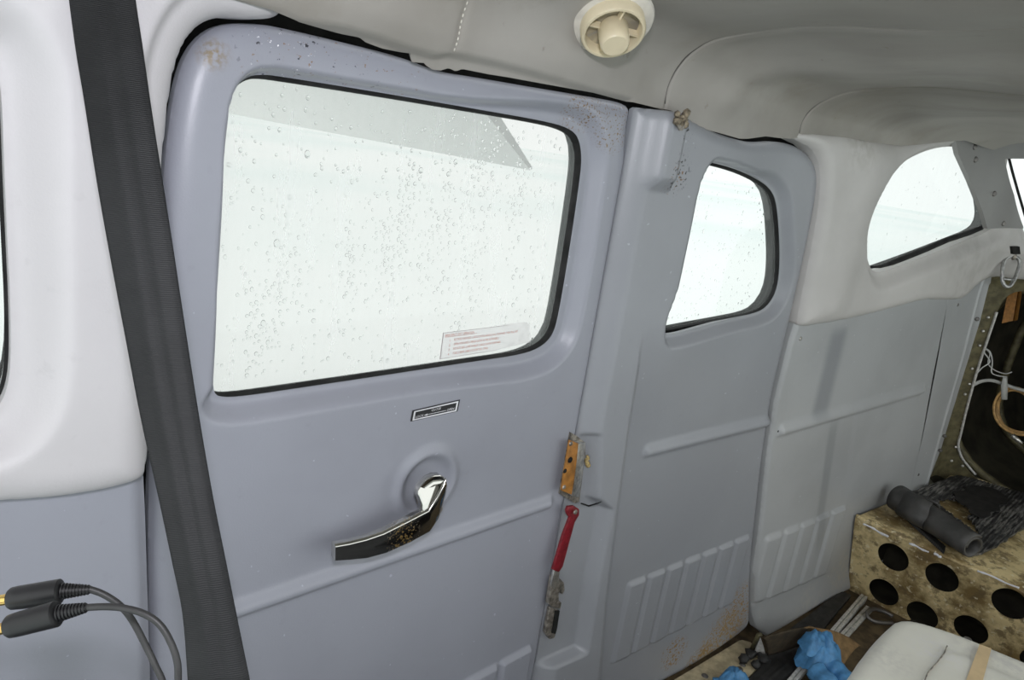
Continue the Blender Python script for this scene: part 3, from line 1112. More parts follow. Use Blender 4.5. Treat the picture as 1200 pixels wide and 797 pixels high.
# red emergency lever
rl = empty('red_lever', W(665, 640))
rl.parent = door2
rl.matrix_parent_inverse = Matrix.Translation(-door2.location)
rl['label'] = 'red painted emergency lever on a worn steel bracket'
plate('lever_handle', [(664, 599), (666, 594), (673, 593), (679, 597), (679, 604), (674, 612), (668, 634), (660, 664), (655, 671), (648, 668), (652, 655), (660, 628), (668, 607), (665, 603)], 0.024, 0.006, m_redpaint, rl, 0.0015)
plate('lever_tang', [(650, 667), (656, 669), (655, 682), (650, 690), (646, 686)], 0.020, 0.005, m_steel, rl, 0.001)
plate('lever_bracket', [(648, 676), (656, 678), (661, 683), (662, 692), (659, 697), (657, 690), (655, 697), (655, 706), (658, 706), (657, 714), (648, 712), (643, 708)], 0.016, 0.010, m_dullsteel, rl, 0.001)
plate('slot_guide', [(645, 712), (650, 714), (656, 716), (653, 736), (650, 748), (644, 749), (639, 742)], 0.006, 0.008, m_dullsteel, rl, 0.001)
plate('slot', [(651, 716), (656, 716), (653, 736), (651, 743), (647, 742)], 0.008, 0.004, m_dark, rl)
q = W(674, 600, 0.030)
lathe('pivot_screw', [(0.0, 0.004), (0.004, 0.003), (0.005, 0.0), (0, 0)], frame_from((0, -1, 0), q), m_dullsteel, rl, 12)
# torn strip over the pocket head
tube('pocket_lip', [W(681, 590, 0.012), W(690, 593, 0.012), (W(700, 590, 0.026)), W(705, 588, 0.022)], [0.0014, 0.0018, 0.0014, 0.0006], m_dark, door2, 6)

# ------------------------------------------------------------------ aft lower panel (fixed)
gap = 0.006
A_ = [W2([p])[0] for p in [(947, 330), (925, 400), (908, 470), (898, 540), (889, 620), (881.5, 670), (880, 712), (883, 735)]]
cre = [W(1112, 345), W(1095, 430), W(1080, 510), W(1066, 572)]
AP = [(A_[0][0] - 0.01, A_[0][1] + 0.03)] + [(a[0] + 0.002, a[1]) for a in A_] + [W2([(892, 742)])[0]]
AP = AP + [(2.30, zf), (2.62, zf), (2.60, -1.0)] + [(c[0] + 0.002, c[2]) for c in cre[::-1]] + [(cre[0][0] - 0.02, -0.22)]
sAP = sdf_poly(AP)
b3a, b3b = W(912, 505), W(1078, 457)
ga, gb, gc, gd = W(893, 628), W(990, 592), W(890, 700), W(990, 660)


def inb_ap(x, z):
    d = -sAP(x, z)
    e = np.clip(1 - d / 0.012, 0, 1)
    v = 0.004 - 0.008 * (1 - np.sqrt(np.clip(1 - e * e, 0, 1)))
    v = v + bead(x, z, b3a[0], b3a[2], b3b[0], b3b[2], 0.012, 0.016)
    t = lambda q: ga[2] + (gb[2] - ga[2]) * (q - ga[0]) / (gb[0] - ga[0])
    b = lambda q: gc[2] + (gd[2] - gc[2]) * (q - ga[0]) / (gb[0] - ga[0])
    v = v + flutes(x, z, ga[0], gb[0], t, b, 5, 0.009, 0.013)
    # sagging, slightly rumpled sheet
    v = v + 0.004 * np.sin(x * 9 + z * 2.0) * smooth(-z, 0.55, 1.0) + 0.012 * smooth(-z, 1.16, 1.26)
    return v


aft = wall_sheet('aft_lower_panel', sAP, inb_ap, 1.52, 2.62, zf, -0.2, 0.006, m_aft, wall, 0.02)
for p in ((938, 397), (912, 505), (887, 704)):
    q = W(p[0], p[1], 0.004)
    lathe('screw', [(0, 0.003), (0.004, 0.0024), (0.0055, 0.0), (0, 0)], frame_from((0, -1, 0), q), m_screw_bright if p[1] != 505 else m_dark, wall, 12)

# bare primer showing behind the trim gap
plate('primer_rib', [(948, 166), (958, 174), (967, 195), (970, 225), (966, 245), (956, 245), (958, 205), (952, 182)], -0.016, 0.004, m_primer_red, wall)

# ------------------------------------------------------------------ aft white trim with its window
trim2 = empty('trim_2', (2.0, 0.62, -0.1), 'aged white moulded trim around the aft side window', 'trim', kind='structure')
T2 = W2([(928, 159), (936, 155), (960, 154), (990, 157), (1025, 164), (1055, 169), (1085, 160), (1120, 150), (1160, 148), (1200, 148), (1290, 150), (1290, 333), (1200, 329), (1178, 325), (1158, 327), (1143, 335), (1134, 345), (1126, 352), (1108, 352), (1085, 351), (1050, 361), (1000, 374), (960, 381), (940, 384), (938, 378), (946, 338), (956, 290), (964, 245), (967, 210), (964, 188), (955, 173), (940, 166)], 0.016)
T2 = chaikin(T2, 1)
sT2 = sdf_poly(T2)
f_t2 = lambda x, z: np.maximum(np.maximum(sT2(x, z), -s3(x, z)), -s4(x, z))


def inb_t2(x, z):
    d = -sT2(x, z)
    e = np.clip(1 - d / 0.03, 0, 1)
    v = 0.026 - 0.020 * (1 - np.sqrt(np.clip(1 - e * e, 0, 1)))
    ledge = smooth(-z, -0.02, 0.10)
    v = v - (0.016 + 0.010 * ledge) * (1 - smooth(s3(x, z), 0.002, 0.016 + 0.030 * ledge))
    v = v - 0.02 * (1 - smooth(s4(x, z), 0.002, 0.03))
    v = v + 0.012 * np.exp(-((x - 1.70 - 0.12 * z) / 0.07) ** 2) * smooth(d, 0, 0.05)
    return v


wall_sheet('trim_moulding', f_t2, inb_t2, 1.38, 2.95, -0.36, 0.20, 0.0055, m_white2, trim2, 0.03)
sPL = sdf_poly(W2([(1116, 152), (1200, 150), (1290, 150), (1290, 190), (1200, 186), (1176, 186), (1187, 228), (1199, 268), (1156, 268), (1150, 247), (1136, 212), (1122, 181)], 0.026))
pp = wall_sheet('pillar_plate', sPL, lambda x, z: np.full(np.shape(x), 0.029), 1.95, 2.95, -0.12, 0.20, 0.006, m_plate, trim2, 0.012)
pp['label'] = 'grey cover plate with dark screws between the windows'
for p in ((1142, 172), (1143, 187), (1165, 227), (1176, 262)):
    q = W(p[0], p[1], 0.030)
    lathe('screw', [(0, 0.004), (0.006, 0.003), (0.008, 0.0), (0, 0)], frame_from((-0.6, -0.8, 0), q), m_screw, pp, 12)

wa = empty('window_2', (2.1, 0.62, -0.02), 'aft side window with rounded front edge in white trim', 'window', kind='structure')
wall_sheet('window_pane', lambda x, z: s3(x, z) - 0.008, lambda x, z: np.full(np.shape(x), -0.022), 1.6, 2.55, -0.35, 0.2, 0.02, m_glass2, wa, 0)
seal_px = [(1020, 313), (1032, 312.5), (1045, 308), (1065, 300), (1085, 292), (1110, 281), (1135, 273), (1150, 267), (1154, 263)]
bm = bmesh.new()
tube_mesh(bm, [W(p[0], p[1], 0.0) for p in seal_px], [0.003, 0.004, 0.007, 0.008, 0.008, 0.008, 0.008, 0.007, 0.005], 8)
bm_obj('window_seal', bm, m_rubber, wa)
drops('water_droplets', s3, 1.75, 2.45, -0.2, 0.13, 60, wa, 0.0225, rngd)

wr = empty('window_3', (2.65, 0.3, 0.0), 'rear window just showing past the grey screwed plate', 'window', kind='structure')
wall_sheet('window_pane', lambda x, z: s4(x, z) - 0.008, lambda x, z: np.full(np.shape(x), -0.03), 2.2, 3.0, -0.3, 0.22, 0.02, m_glass2, wr, 0)
tube('window_seal', [W(p[0], p[1], -0.01) for p in [(1181, 180), (1186, 200), (1193, 225), (1204, 262), (1214, 290)]], 0.0035, m_rubber, wr, 8)

# ------------------------------------------------------------------ rear bulkhead and the tail beyond
rear = empty('wall_rear', (2.6, 0.4, -0.9), 'rear bulkhead frame, grey outer strip and olive flange round a dark opening', 'wall', kind='structure')
st_ = sorted([(W(*p)[2], W(*p)[0]) for p in [(1147, 340), (1128, 415), (1105, 495), (1084, 570)]])
BK = W2([(1112, 338), (1175, 318), (1172, 335), (1159, 380), (1145, 425), (1130, 473), (1113, 528), (1100, 562), (1095, 578), (1064, 578), (1080, 512), (1096, 430)], 0.0)
sBK = sdf_poly(BK)


def inb_bk(x, z):
    xe = np.interp(z, [s[0] for s in st_], [s[1] for s in st_])
    return 0.003 - 0.030 * smooth(x - xe, -0.002, 0.006) + 0.006 * np.exp(-((x - xe + 0.004) / 0.004) ** 2)


def bulk_sheet(name, sd, inb, x0, x1, z0, z1, hx, hz, mat, parent, thick=0.01):
    def pos(x, z, d):
        return np.stack([x + d * 0.93, S(x, z) - inb(x, z) + d * 0.35, z], axis=1)
    return sheet(name, sd, arange(x0, x1, hx), arange(z0, z1, hz), pos, mat, parent, thick)


bulk_sheet('grey_strip', sBK, inb_bk, 2.30, 2.95, -0.99, -0.16, 0.0025, 0.008, m_aft, rear, 0.02)
for p in ((1121, 357), (1145, 374), (1107, 511), (1102, 528), (1075, 556)):
    q = W(p[0], p[1], 0.0)
    lathe('screw', [(0, 0.004), (0.005, 0.003), (0.007, 0.0), (0, 0)], frame_from((-0.9, -0.4, 0), q), m_screw, rear, 10)
OP = chaikin(W2([(1300, 338), (1200, 341), (1186, 344), (1174, 356), (1166, 378), (1154, 412), (1142, 450), (1130, 490), (1122, 520), (1124, 534), (1136, 552), (1160, 575), (1300, 640)], -0.03), 2)
sOP = sdf_poly(OP)
FLP = sdf_poly(W2([(1135, 315), (1320, 315), (1320, 680), (1060, 590)], -0.03))
bulk_sheet('olive_flange', lambda x, z: np.maximum(FLP(x, z), -sOP(x, z)), lambda x, z: np.full(np.shape(x), -0.034), 2.4, 3.1, -1.2, -0.1, 0.0025, 0.008, m_olive, rear, 0.012)
ops = [(x, float(S(x, z)) + 0.034, z) for x, z in OP]
edge = [p for p in ops]
bm = bmesh.new()
lip = spline([W(p[0], p[1], -0.028) for p in [(1168, 366), (1158, 396), (1146, 432), (1134, 475), (1126, 508), (1123, 522), (1127, 536), (1136, 548), (1143, 556)]], 4)
tube_mesh(bm, lip, 0.0045, 6)
bm_obj('chipped_lip', bm, m_alu, rear)
bm = bmesh.new()
for p in [(1158, 372), (1152, 388), (1148, 405), (1139, 432), (1136, 450), (1131, 462), (1131, 486), (1129, 494), (1127, 502), (1115, 540), (1128, 546), (1120, 524)]:
    q = W(p[0], p[1], -0.030)
    lathe_mesh(bm, [(0, 0.004), (0.004, 0.003), (0.0055, 0), (0, 0)], frame_from((-0.93, -0.35, 0), q), 8)
tag(bm_obj('rivet_row', bm, m_screw_bright, rear), kind='stuff')

tail = empty('tail_cone', (2.9, 0.2, -1.0), 'olive tail cone interior, painted dark as in shade, seen through the bulkhead opening', 'fuselage', kind='structure')
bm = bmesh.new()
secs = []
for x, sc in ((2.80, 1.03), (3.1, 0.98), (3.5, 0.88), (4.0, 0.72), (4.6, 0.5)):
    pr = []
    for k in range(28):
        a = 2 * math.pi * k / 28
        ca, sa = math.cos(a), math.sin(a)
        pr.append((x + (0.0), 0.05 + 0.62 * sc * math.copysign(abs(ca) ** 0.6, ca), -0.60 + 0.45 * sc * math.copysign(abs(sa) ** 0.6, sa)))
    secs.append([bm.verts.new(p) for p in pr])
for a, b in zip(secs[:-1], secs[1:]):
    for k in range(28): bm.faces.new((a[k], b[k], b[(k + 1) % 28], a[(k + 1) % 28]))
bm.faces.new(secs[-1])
bm_obj('tail_skin', bm, m_tailshade, tail, recalc=False)
for x, sc in ((3.1, 0.97), (3.5, 0.87), (4.0, 0.71)):
    path = []
    for k in range(40):
        a = 2 * math.pi * k / 40
        ca, sa = math.cos(a), math.sin(a)
        path.append((x, 0.05 + 0.61 * sc * math.copysign(abs(ca) ** 0.6, ca), -0.60 + 0.44 * sc * math.copysign(abs(sa) ** 0.6, sa)))
    tube('frame_ring', path, 0.016, m_olive, tail, 6, True)
tube('stringer', [onx(1168, 590, 3.1), onx(1200, 535, 3.5), onx(1225, 500, 4.2)], 0.008, m_olive, tail, 6)

br = [onx(p[0], p[1], 3.05) for p in ((1181, 343), (1193, 340), (1187, 376), (1174, 379))]
bm = bmesh.new()
f = [bm.verts.new(p) for p in br]
b = [bm.verts.new((p[0] + 0.02, p[1], p[2])) for p in br]
bm.faces.new(f); bm.faces.new(b[::-1])
for k in range(4): bm.faces.new((f[k], f[(k + 1) % 4], b[(k + 1) % 4], b[k]))
fl = [bm.verts.new((p[0] + dx, p[1] - 0.004, p[2])) for p, dx in ((br[1], 0), (br[1], 0.05), (br[2], 0.05), (br[2], 0))]
bm.faces.new(fl)
tag(edge_split(bm_obj('orange_bracket', bm, m_orange, None)), 'orange primed metal bracket at the top of the dark tail opening', 'bracket')

coil = []
cc = np.array(onx(1192, 482, 2.88))
bm = bmesh.new()
for q_, (rx, ry, ox, oy) in enumerate(((27, 27, 0, 0), (25, 25, 1, 1), (28, 25, 1, -1), (24, 27, 2, 0))):
    path = []
    for k in range(44):
        a = 2 * math.pi * k / 44
        path.append(onx(1192 + ox + rx * math.cos(a) * (1 + 0.15 * math.sin(a)), 482 + oy + ry * math.sin(a) + 12 * math.cos(a) * 0.55, 3.02 + 0.012 * q_))
    tube_mesh(bm, path, 0.0048, 6, True)
tag(bm_obj('cable_coil', bm, m_tancable), 'coil of tan cable hanging in the dark tail opening', 'cable')
tag(tube('white_hose', spline([onx(p[0], p[1], x) for p, x in (((1139, 452), 2.84), ((1150, 447), 2.87), ((1162, 446), 2.91), ((1176, 450), 2.95), ((1190, 455), 2.97), ((1215, 462), 2.98))], 6), 0.006, m_wire, None, 8), 'white sleeved hose arching above the tan cable coil', 'hose')
tag(tube('white_connector', [onx(1178, 441, 2.93), onx(1177, 452, 2.93), onx(1177, 468, 2.93)], [0.006, 0.010, 0.009], m_wire, None, 10), 'small white connector hanging inside the tan cable coil', 'connector')
tag(tube('thin_wire', spline([onx(p[0], p[1], 2.90) for p in ((1140, 444), (1150, 432), (1160, 424), (1154, 414), (1152, 408), (1160, 412), (1163, 424), (1162, 436), (1168, 440), (1180, 442))], 6), 0.0022, m_wire, None, 6), 'thin pale twisted wire looping above the white hose', 'wire')
tag(tube('thin_wire', spline([onx(p[0], p[1], 2.92) for p in ((1153, 408), (1160, 414), (1158, 426), (1166, 434), (1178, 438), (1186, 436))], 6), 0.002, m_wire, None, 6), 'second thin pale wire running right to the white connector', 'wire')
tag(tube('bright_fitting', [onx(1186, 510, 3.0), onx(1198, 520, 3.0)], [0.009, 0.007], m_steel, None, 10), 'bright metal fitting below the tan cable coil', 'fitting')

# ------------------------------------------------------------------ floor
FL = [(-0.6, 0.83, zf), (-0.6, -0.75, zf), (3.0, -0.75, zf), (3.0, 0.62, zf), (2.3, 0.69, zf), (0.95, 0.83, zf)]
bm = bmesh.new()
t_ = [bm.verts.new(p) for p in FL]
b_ = [bm.verts.new((p[0], p[1], p[2] - 0.03)) for p in FL]
bm.faces.new(t_); bm.faces.new(b_[::-1])
for k in range(6): bm.faces.new((t_[k], t_[(k + 1) % 6], b_[(k + 1) % 6], b_[k]))
tag(bm_obj('floor', bm, m_floor, None, False), 'dirty brown cabin floor between the seat and shelf', 'floor', kind='structure')

# unseen near-side wall, added to darken the handle's reflections and the low fill
bm = bmesh.new()
box_mesh(bm, (1.55, -0.76, (zf - 0.78) / 2), (1.05, 0, 0), (0, 0.01, 0), (0, 0, (-0.78 - zf) / 2))
box_mesh(bm, (-0.05, -0.76, (zf - 0.36) / 2), (0.55, 0, 0), (0, 0.01, 0), (0, 0, (-0.36 - zf) / 2))
for x in (-0.55, 0.44): box_mesh(bm, (x, -0.76, -0.06), (0.06, 0, 0), (0, 0.01, 0), (0, 0, 0.31))
tag(bm_obj('added_wall_left', bm, m_door1, None, False), 'unseen grey near-side wall added to block low light', 'wall', kind='structure')

# ------------------------------------------------------------------ headliner
PROF = [(-0.004, 0.02), (0.002, 0.05), (0.004, 0.085), (0.008, 0.116), (0.016, 0.142), (0.036, 0.166), (0.082, 0.188), (0.175, 0.196), (0.30, 0.198), (0.5, 0.197), (0.8, 0.195), (1.2, 0.19)]
PF = np.array(spline([np.array(p) for p in PROF], 6))
ss = np.concatenate([[0], np.cumsum(np.hypot(*np.diff(PF, axis=0).T))])


def prof(s):
    return np.interp(s, ss, PF[:, 0]), np.interp(s, ss, PF[:, 1])


low_px = [(300, 8), (345, 26), (400, 40), (420, 44), (430, 50), (450, 57), (470, 61), (483, 63), (486, 73), (502, 74), (504, 77), (513, 82), (522, 83), (530, 80), (539, 84), (545, 81), (575, 87), (600, 91), (650, 100), (700, 109), (740, 119), (770, 126), (790, 130), (806, 143), (822, 150), (845, 156), (870, 163), (880, 163), (900, 160), (915, 162), (930, 163), (960, 158), (990, 161), (1025, 167), (1055, 171), (1085, 168), (1120, 163), (1160, 163), (1200, 166)]
lowp = [W(p[0], p[1], 0.02) for p in low_px]
lx = [p[0] for p in lowp]; lz = [p[2] for p in lowp]
crp = [W(p[0], p[1], 0.03) for p in [(300, 10), (345, 28), (400, 36), (440, 47), (480, 60), (512, 68), (530, 66), (580, 76), (620, 86), (660, 97), (700, 108)]]
cxx = [p[0] for p in crp]; czz = [p[2] for p in crp]
xs1, xs2, xs0 = 1.002, 1.397, 0.546


def head_pos(x, s, d=0.0):
    a, z = prof(s)
    front = 1 - smooth(x, 0.55, 1.0)
    inb = a + 0.030 * front * smooth(z, 0.04, 0.11) + 0.012
    droop = 0.020 * smooth(x, 1.0, 1.42) + 0.004 * smooth(x, 1.5, 2.3)
    z2 = z - droop * smooth(z, 0.09, 0.19)
    # folded-under edge
    zc = np.interp(x, cxx, czz)
    fold = np.where(x < 0.92, 1 - smooth(z2 - zc, -0.003, 0.006), 0)
    inb = inb - 0.014 * fold
    # panels belly between seams, seams pulled up tight
    def groove(x0, wd): return np.exp(-((x - x0) / wd) ** 2)
    up = smooth(z, 0.05, 0.12)
    sag = 0.003 * np.sin(np.clip((x - xs1) / (xs2 - xs1), 0, 1) * math.pi) + 0.004 * np.sin(np.clip((x - xs2) / 0.5, 0, 1) * math.pi)
    sag = sag - 0.0045 * groove(xs1, 0.0028) - 0.0045 * groove(xs2, 0.0028) - 0.003 * groove(xs0, 0.004)
    sag = sag + 0.0015 * groove(xs1 + 0.02, 0.015) + 0.0015 * groove(xs2 + 0.02, 0.015)
    sag = sag + 0.006 * np.sin(x * 17 + s * 9) * np.sin(s * 11 + 1) * up
    sag = sag + 0.010 * np.exp(-((x - 1.16 - 0.35 * (s - 0.15)) / 0.05) ** 2) * np.exp(-((s - 0.16) / 0.12) ** 2)
    flat = smooth(z, 0.11, 0.19)
    inb = inb + sag * up * (1 - flat)
    z2 = z2 - sag * flat
    y = 0.75 - TAP * softplus(x - X0, 0.02)
    y = y - 2.2 * softplus(x - 2.36, 0.06) * (1 - smooth(s, 0.1, 0.5)) * 0.4
    return np.stack([x, y - inb + d, z2 + d], axis=1)


def head_sdf(x, s):
    sh = x.shape
    p = head_pos(x.ravel(), s.ravel())
    z2 = p[:, 2].reshape(sh)
    return np.where(s < 0.16, np.interp(x, lx, lz) - z2, -1.0)


xg = np.unique(np.concatenate([arange(-0.4, 0.35, 0.03), arange(0.35, 0.95, 0.004), arange(0.95, 0.99, 0.004), arange(0.99, 1.014, 0.0012), arange(1.014, 1.385, 0.006), arange(1.385, 1.409, 0.0012), arange(1.409, 1.46, 0.005), arange(1.46, 2.22, 0.012)]))
xg = xg[np.concatenate([[True], np.diff(xg) > 1e-4])]
sg = np.concatenate([arange(0, 0.13, 0.0025), arange(0.135, 0.35, 0.007), arange(0.37, float(ss[-1]), 0.03)])
ceil = empty('ceiling', (1.0, 0.2, 0.2), 'stained grey sewn vinyl headliner, torn along the door edge', 'ceiling', kind='structure')
sheet('headliner', head_sdf, xg, sg, head_pos, m_head, ceil, 0.004)
# dark seam lines between the sewn panels
for x in (xs1, xs2):
    q = arange(0.02, float(ss[-1]) - 0.02, 0.012)
    p = head_pos(np.full(len(q), x), q)
    keep = head_sdf(np.full((len(q), 1), x), q[:, None])[:, 0] < -0.004
    tube('seam', p[keep], 0.0018, m_screw, ceil, 6)
# stitches
bm = bmesh.new()
for k in range(22):
    s = 0.068 + k * 0.0062
    p = head_pos(np.array([xs0, xs0, xs0]), np.array([s, s + 0.0018, s + 0.0036]))
    p[:, 1] -= 0.0008
    tube_mesh(bm, p, [0.0006, 0.0011, 0.0006], 5)
tag(bm_obj('seam_stitches', bm, m_creamwhite, ceil), kind='stuff')
# roof skin above the lining
mesh_obj('roof_skin', [(-0.6, 0.80, 0.29), (2.75, 0.60, 0.29), (2.75, -0.75, 0.29), (-0.6, -0.75, 0.29)], [(0, 1, 2, 3)], m_dark, ceil)
# bare metal strip showing at the torn edge, with its rusty clip
hd = tag(empty('header_strip', W(780, 128)), 'bare metal header strip along the torn headliner above the column', 'strip')
tube('strip', spline([W(p[0], p[1], 0.002) for p in [(640, 92), (700, 104), (750, 118), (780, 127), (800, 131)]], 5), 0.004, m_dullsteel, hd, 6)
bm = bmesh.new()
for k in range(16):
    q = W(799 + random.uniform(-6, 6), 139 + random.uniform(-9, 8), 0.050 + random.uniform(-0.006, 0.004))
    bmesh.ops.create_icosphere(bm, subdivisions=1, radius=random.uniform(0.004, 0.008), matrix=Matrix.Translation(Vector(q)))
cb = bm_obj('rusty_clip', bm, m_clip, hd)
plate('hanging_tab', [(795, 136), (803, 136), (803, 147), (800, 153), (797, 153), (794, 147)], 0.052, 0.003, m_dullsteel, hd)

# ------------------------------------------------------------------ air vent on the headliner
def head_hit(px, py):
    d = ray(px, py) / FPX
    best, bd = None, 9
    X_, S_ = np.meshgrid(np.linspace(0.5, 1.2, 141), np.linspace(0.05, 0.5, 181), indexing='ij')
    P = head_pos(X_.ravel(), S_.ravel())
    dn = d / np.linalg.norm(d)
    t = P @ dn
    e = np.linalg.norm(P - t[:, None] * dn, axis=1)
    k = int(np.argmin(e))
    return P[k]


vc = head_hit(715, 15)
vn = Vector((-0.30, -0.58, -0.80)).normalized()
vent = empty('air_vent', vc, 'round cream air vent with a central knob on the headliner', 'vent')
VM = frame_from(vn, Vector(vc) + vn * 0.014)
DV = float(np.linalg.norm(vc))
kf = 1.0
lathe('flange', [(0.0, -0.03), (0.050, -0.03), (0.054, -0.006), (0.056, 0.0), (0.054, 0.003), (0.043, 0.006), (0.0, 0.006)], VM, m_creamwhite, vent, 40)
lathe('outer_ring', [(0.034, 0.000), (0.0425, 0.004), (0.0425, 0.020), (0.0405, 0.0225), (0.0375, 0.0225), (0.0365, 0.021), (0.0355, 0.006), (0.0, 0.006)], VM, m_cream, vent, 40)
lathe('knob', [(0.0, 0.006), (0.0155, 0.006), (0.0200, 0.012), (0.0195, 0.034), (0.0180, 0.0405), (0.0165, 0.042), (0.0, 0.042)], VM, m_cream, vent, 28)
for a in (20, 110, 200, 290):
    bm = bmesh.new()
    ca, sa = math.cos(math.radians(a)), math.sin(math.radians(a))
    R3 = VM.to_3x3()
    box_mesh(bm, VM @ Vector((ca * 0.028, sa * 0.028, 0.0115)), R3 @ Vector((ca * 0.0105, sa * 0.0105, 0)), R3 @ Vector((-sa * 0.0013, ca * 0.0013, 0)), R3 @ Vector((0, 0, 0.005)))
    bm_obj('spoke', bm, m_cream, vent, False)
for a in (150, 330):
    q = VM @ Vector((0.0485 * math.cos(math.radians(a)), 0.0485 * math.sin(math.radians(a)), 0.004))
    lathe('screw', [(0, 0.0025), (0.004, 0.002), (0.005, 0), (0, 0)], frame_from(vn, q), m_screw, vent, 12)

# ------------------------------------------------------------------ seat belt hanging in front
bl = [(80, -20, 0.56), (82, 0, 0.56), (90, 60, 0.555), (100, 120, 0.55), (114, 210, 0.545), (130, 300, 0.54), (147, 390, 0.535), (166, 490, 0.53), (186, 580, 0.525), (203, 660, 0.52), (215, 720, 0.52), (221, 797, 0.52)]
brr = [(157, -20, 0.57), (159, 0, 0.57), (168, 60, 0.565), (178, 130, 0.56), (192, 220, 0.555), (203, 290, 0.55), (215, 370, 0.545), (232, 480, 0.54), (249, 580, 0.535), (265, 660, 0.53), (280, 735, 0.53), (293, 797, 0.53)]
L3 = spline([at(*p) for p in bl], 5)
R3_ = spline([at(*p) for p in brr], 5)
dl = L3[0] - L3[5]
top_l, top_r = [L3[0] + np.array([-0.01, 0.02, 0.22])], [R3_[0] + np.array([-0.01, 0.02, 0.21])]
bot_l = [L3[-1] + np.array([0.02, 0.0, -0.4]), np.array([0.16, 0.40, zf + 0.005])]
bot_r = [R3_[-1] + np.array([0.015, 0.0, -0.4]), np.array([0.21, 0.40, zf + 0.005])]
L3 = top_l + L3 + bot_l
R3_ = top_r + R3_ + bot_r
belt = empty('seat_belt', (0.15, 0.5, 0.1), 'wide black webbing seat belt hanging in front of the white trim', 'seat belt')
NB = 20
bm = bmesh.new()
grid = []
nrm = Vector(ray(180, 400)).normalized()
for a, b in zip(L3, R3_):
    row = []
    for k in range(NB + 1):
        u = k / NB
        p = a * (1 - u) + b * u
        bulge = 0.0011 * (smooth(u, 0.28, 0.31) * smooth(0.46 - u, 0, 0.03) + smooth(u, 0.60, 0.63) * smooth(0.95 - u, 0, 0.03)) + 0.003 * math.sin(u * math.pi)
        row.append(bm.verts.new(Vector(p) - nrm * bulge))
    grid.append(row)
for r0, r1 in zip(grid[:-1], grid[1:]):
    for k in range(NB): bm.faces.new((r0[k], r0[k + 1], r1[k + 1], r1[k]))
o = bm_obj('webbing', bm, m_belt, belt)
sd = o.modifiers.new('thickness', 'SOLIDIFY')
sd.thickness = 0.0016

# ------------------------------------------------------------------ headset plugs
def plug(label, axis_px, dep, cable_px, brass):
    p = [np.array(at(a, b, d)) for (a, b), d in zip(axis_px, dep)]       # tip end, body end, relief end
    root = empty('headset_plug', p[0], label, 'plug', 'headset plugs at the lower left')
    ax = p[1] - p[0]
    ln = np.linalg.norm(ax); ax = ax / ln
    Mp = frame_from(Vector(ax), p[0])
    r = 0.0072
    lathe('plug_body', [(0, 0), (r * 0.8, 0), (r * 0.95, 0.0015), (r, 0.006), (r * 1.08, ln * 0.9), (r * 1.08, ln - 0.001), (r * 0.9, ln), (0, ln)], Mp, m_blackplastic, root, 24)
    bx = p[2] - p[1]
    l2 = np.linalg.norm(bx)
    M2 = frame_from(Vector(bx), p[1])
    pr = [(0, -0.001)]
    for k in range(9):
        t = k / 9 * l2
        rr = r * (0.72 - 0.32 * k / 9)
        pr += [(rr, t), (rr, t + l2 / 9 * 0.55), (rr * 0.80, t + l2 / 9 * 0.6), (rr * 0.80, t + l2 / 9 * 0.97)]
    pr += [(0, l2)]
    lathe('strain_relief', pr, M2, m_blackplastic, root, 18, 30)
    Mt = frame_from(Vector(-ax), p[0])
    lathe('brass_tip', [(0, 0), (0.0034, 0), (0.0034, 0.020), (0.0030, 0.0205), (0.0034, 0.021), (0.0034, 0.029), (0.0022, 0.030), (0.003, 0.033), (0.0, 0.037)], Mt, m_gold, root, 16)
    path = [p[2] - bx * 0.1] + [np.array(at(a, b, d)) for a, b, d in cable_px]
    last = path[-1]
    path += [np.array(at(cable_px[-1][0] + 2, 850, cable_px[-1][2])), np.array(at(cable_px[-1][0] + 2, 940, cable_px[-1][2])), np.array([last[0] + 0.02, last[1] - 0.01, zf + 0.01])]
    tube('cable', spline(path, 8), 0.0021, m_cable, root, 8)
    return root


plug('upper black headset plug with brass tip, its cable crossing behind', [(11, 702), (72, 693), (106, 691)], (0.44, 0.445, 0.45),
     [(106, 691, 0.45), (122, 697, 0.452), (140, 709, 0.455), (155, 727, 0.458), (170, 755, 0.46), (182, 780, 0.46), (192, 805, 0.46)], True)
plug('lower black headset plug, its cable arching outermost to the floor', [(9, 735), (68, 719), (102, 712)], (0.42, 0.422, 0.425),
     [(102, 712, 0.425), (124, 711, 0.425), (146, 713, 0.425), (170, 720, 0.425), (188, 733, 0.425), (201, 755, 0.425), (208, 778, 0.425), (209, 805, 0.425)], True)

# ------------------------------------------------------------------ carabiner on its hook
cbn = empty('carabiner', W(1186, 310, 0.03), 'small silver carabiner hanging by the dark tail opening', 'carabiner')
cdep = float(np.dot(W(1186, 310, 0.045), RM[:, 2]))
loop = [(1186, 300), (1193, 303), (1195, 309), (1192, 320), (1187, 331), (1182, 336), (1177, 334), (1174.5, 327), (1175, 314), (1178, 304)]
lp = spline([at(p[0], p[1], cdep) for p in loop], 5, True)
tube('carabiner_body', lp, 0.0056, m_zinc, cbn, 8, True)
tube('gate_pin', [at(1175.5, 327, cdep - 0.006), at(1189, 328, cdep - 0.006)], 0.0042, m_zinc, cbn, 8)
hk = tag(empty('wall_hook', W(1190, 295, 0.02)), 'small dark hook that the silver carabiner hangs from', 'hook')
tube('hook_bar', spline([W(1190, 290, 0.018), at(1190, 293, cdep), at(1189, 301, cdep - 0.005), at(1187, 303, cdep + 0.006)], 5), 0.0055, m_dullsteel, hk, 8)
plate('hook_plate', [(1186, 289), (1195, 289), (1196, 298), (1187, 298)], 0.034, 0.006, m_dark, hk)

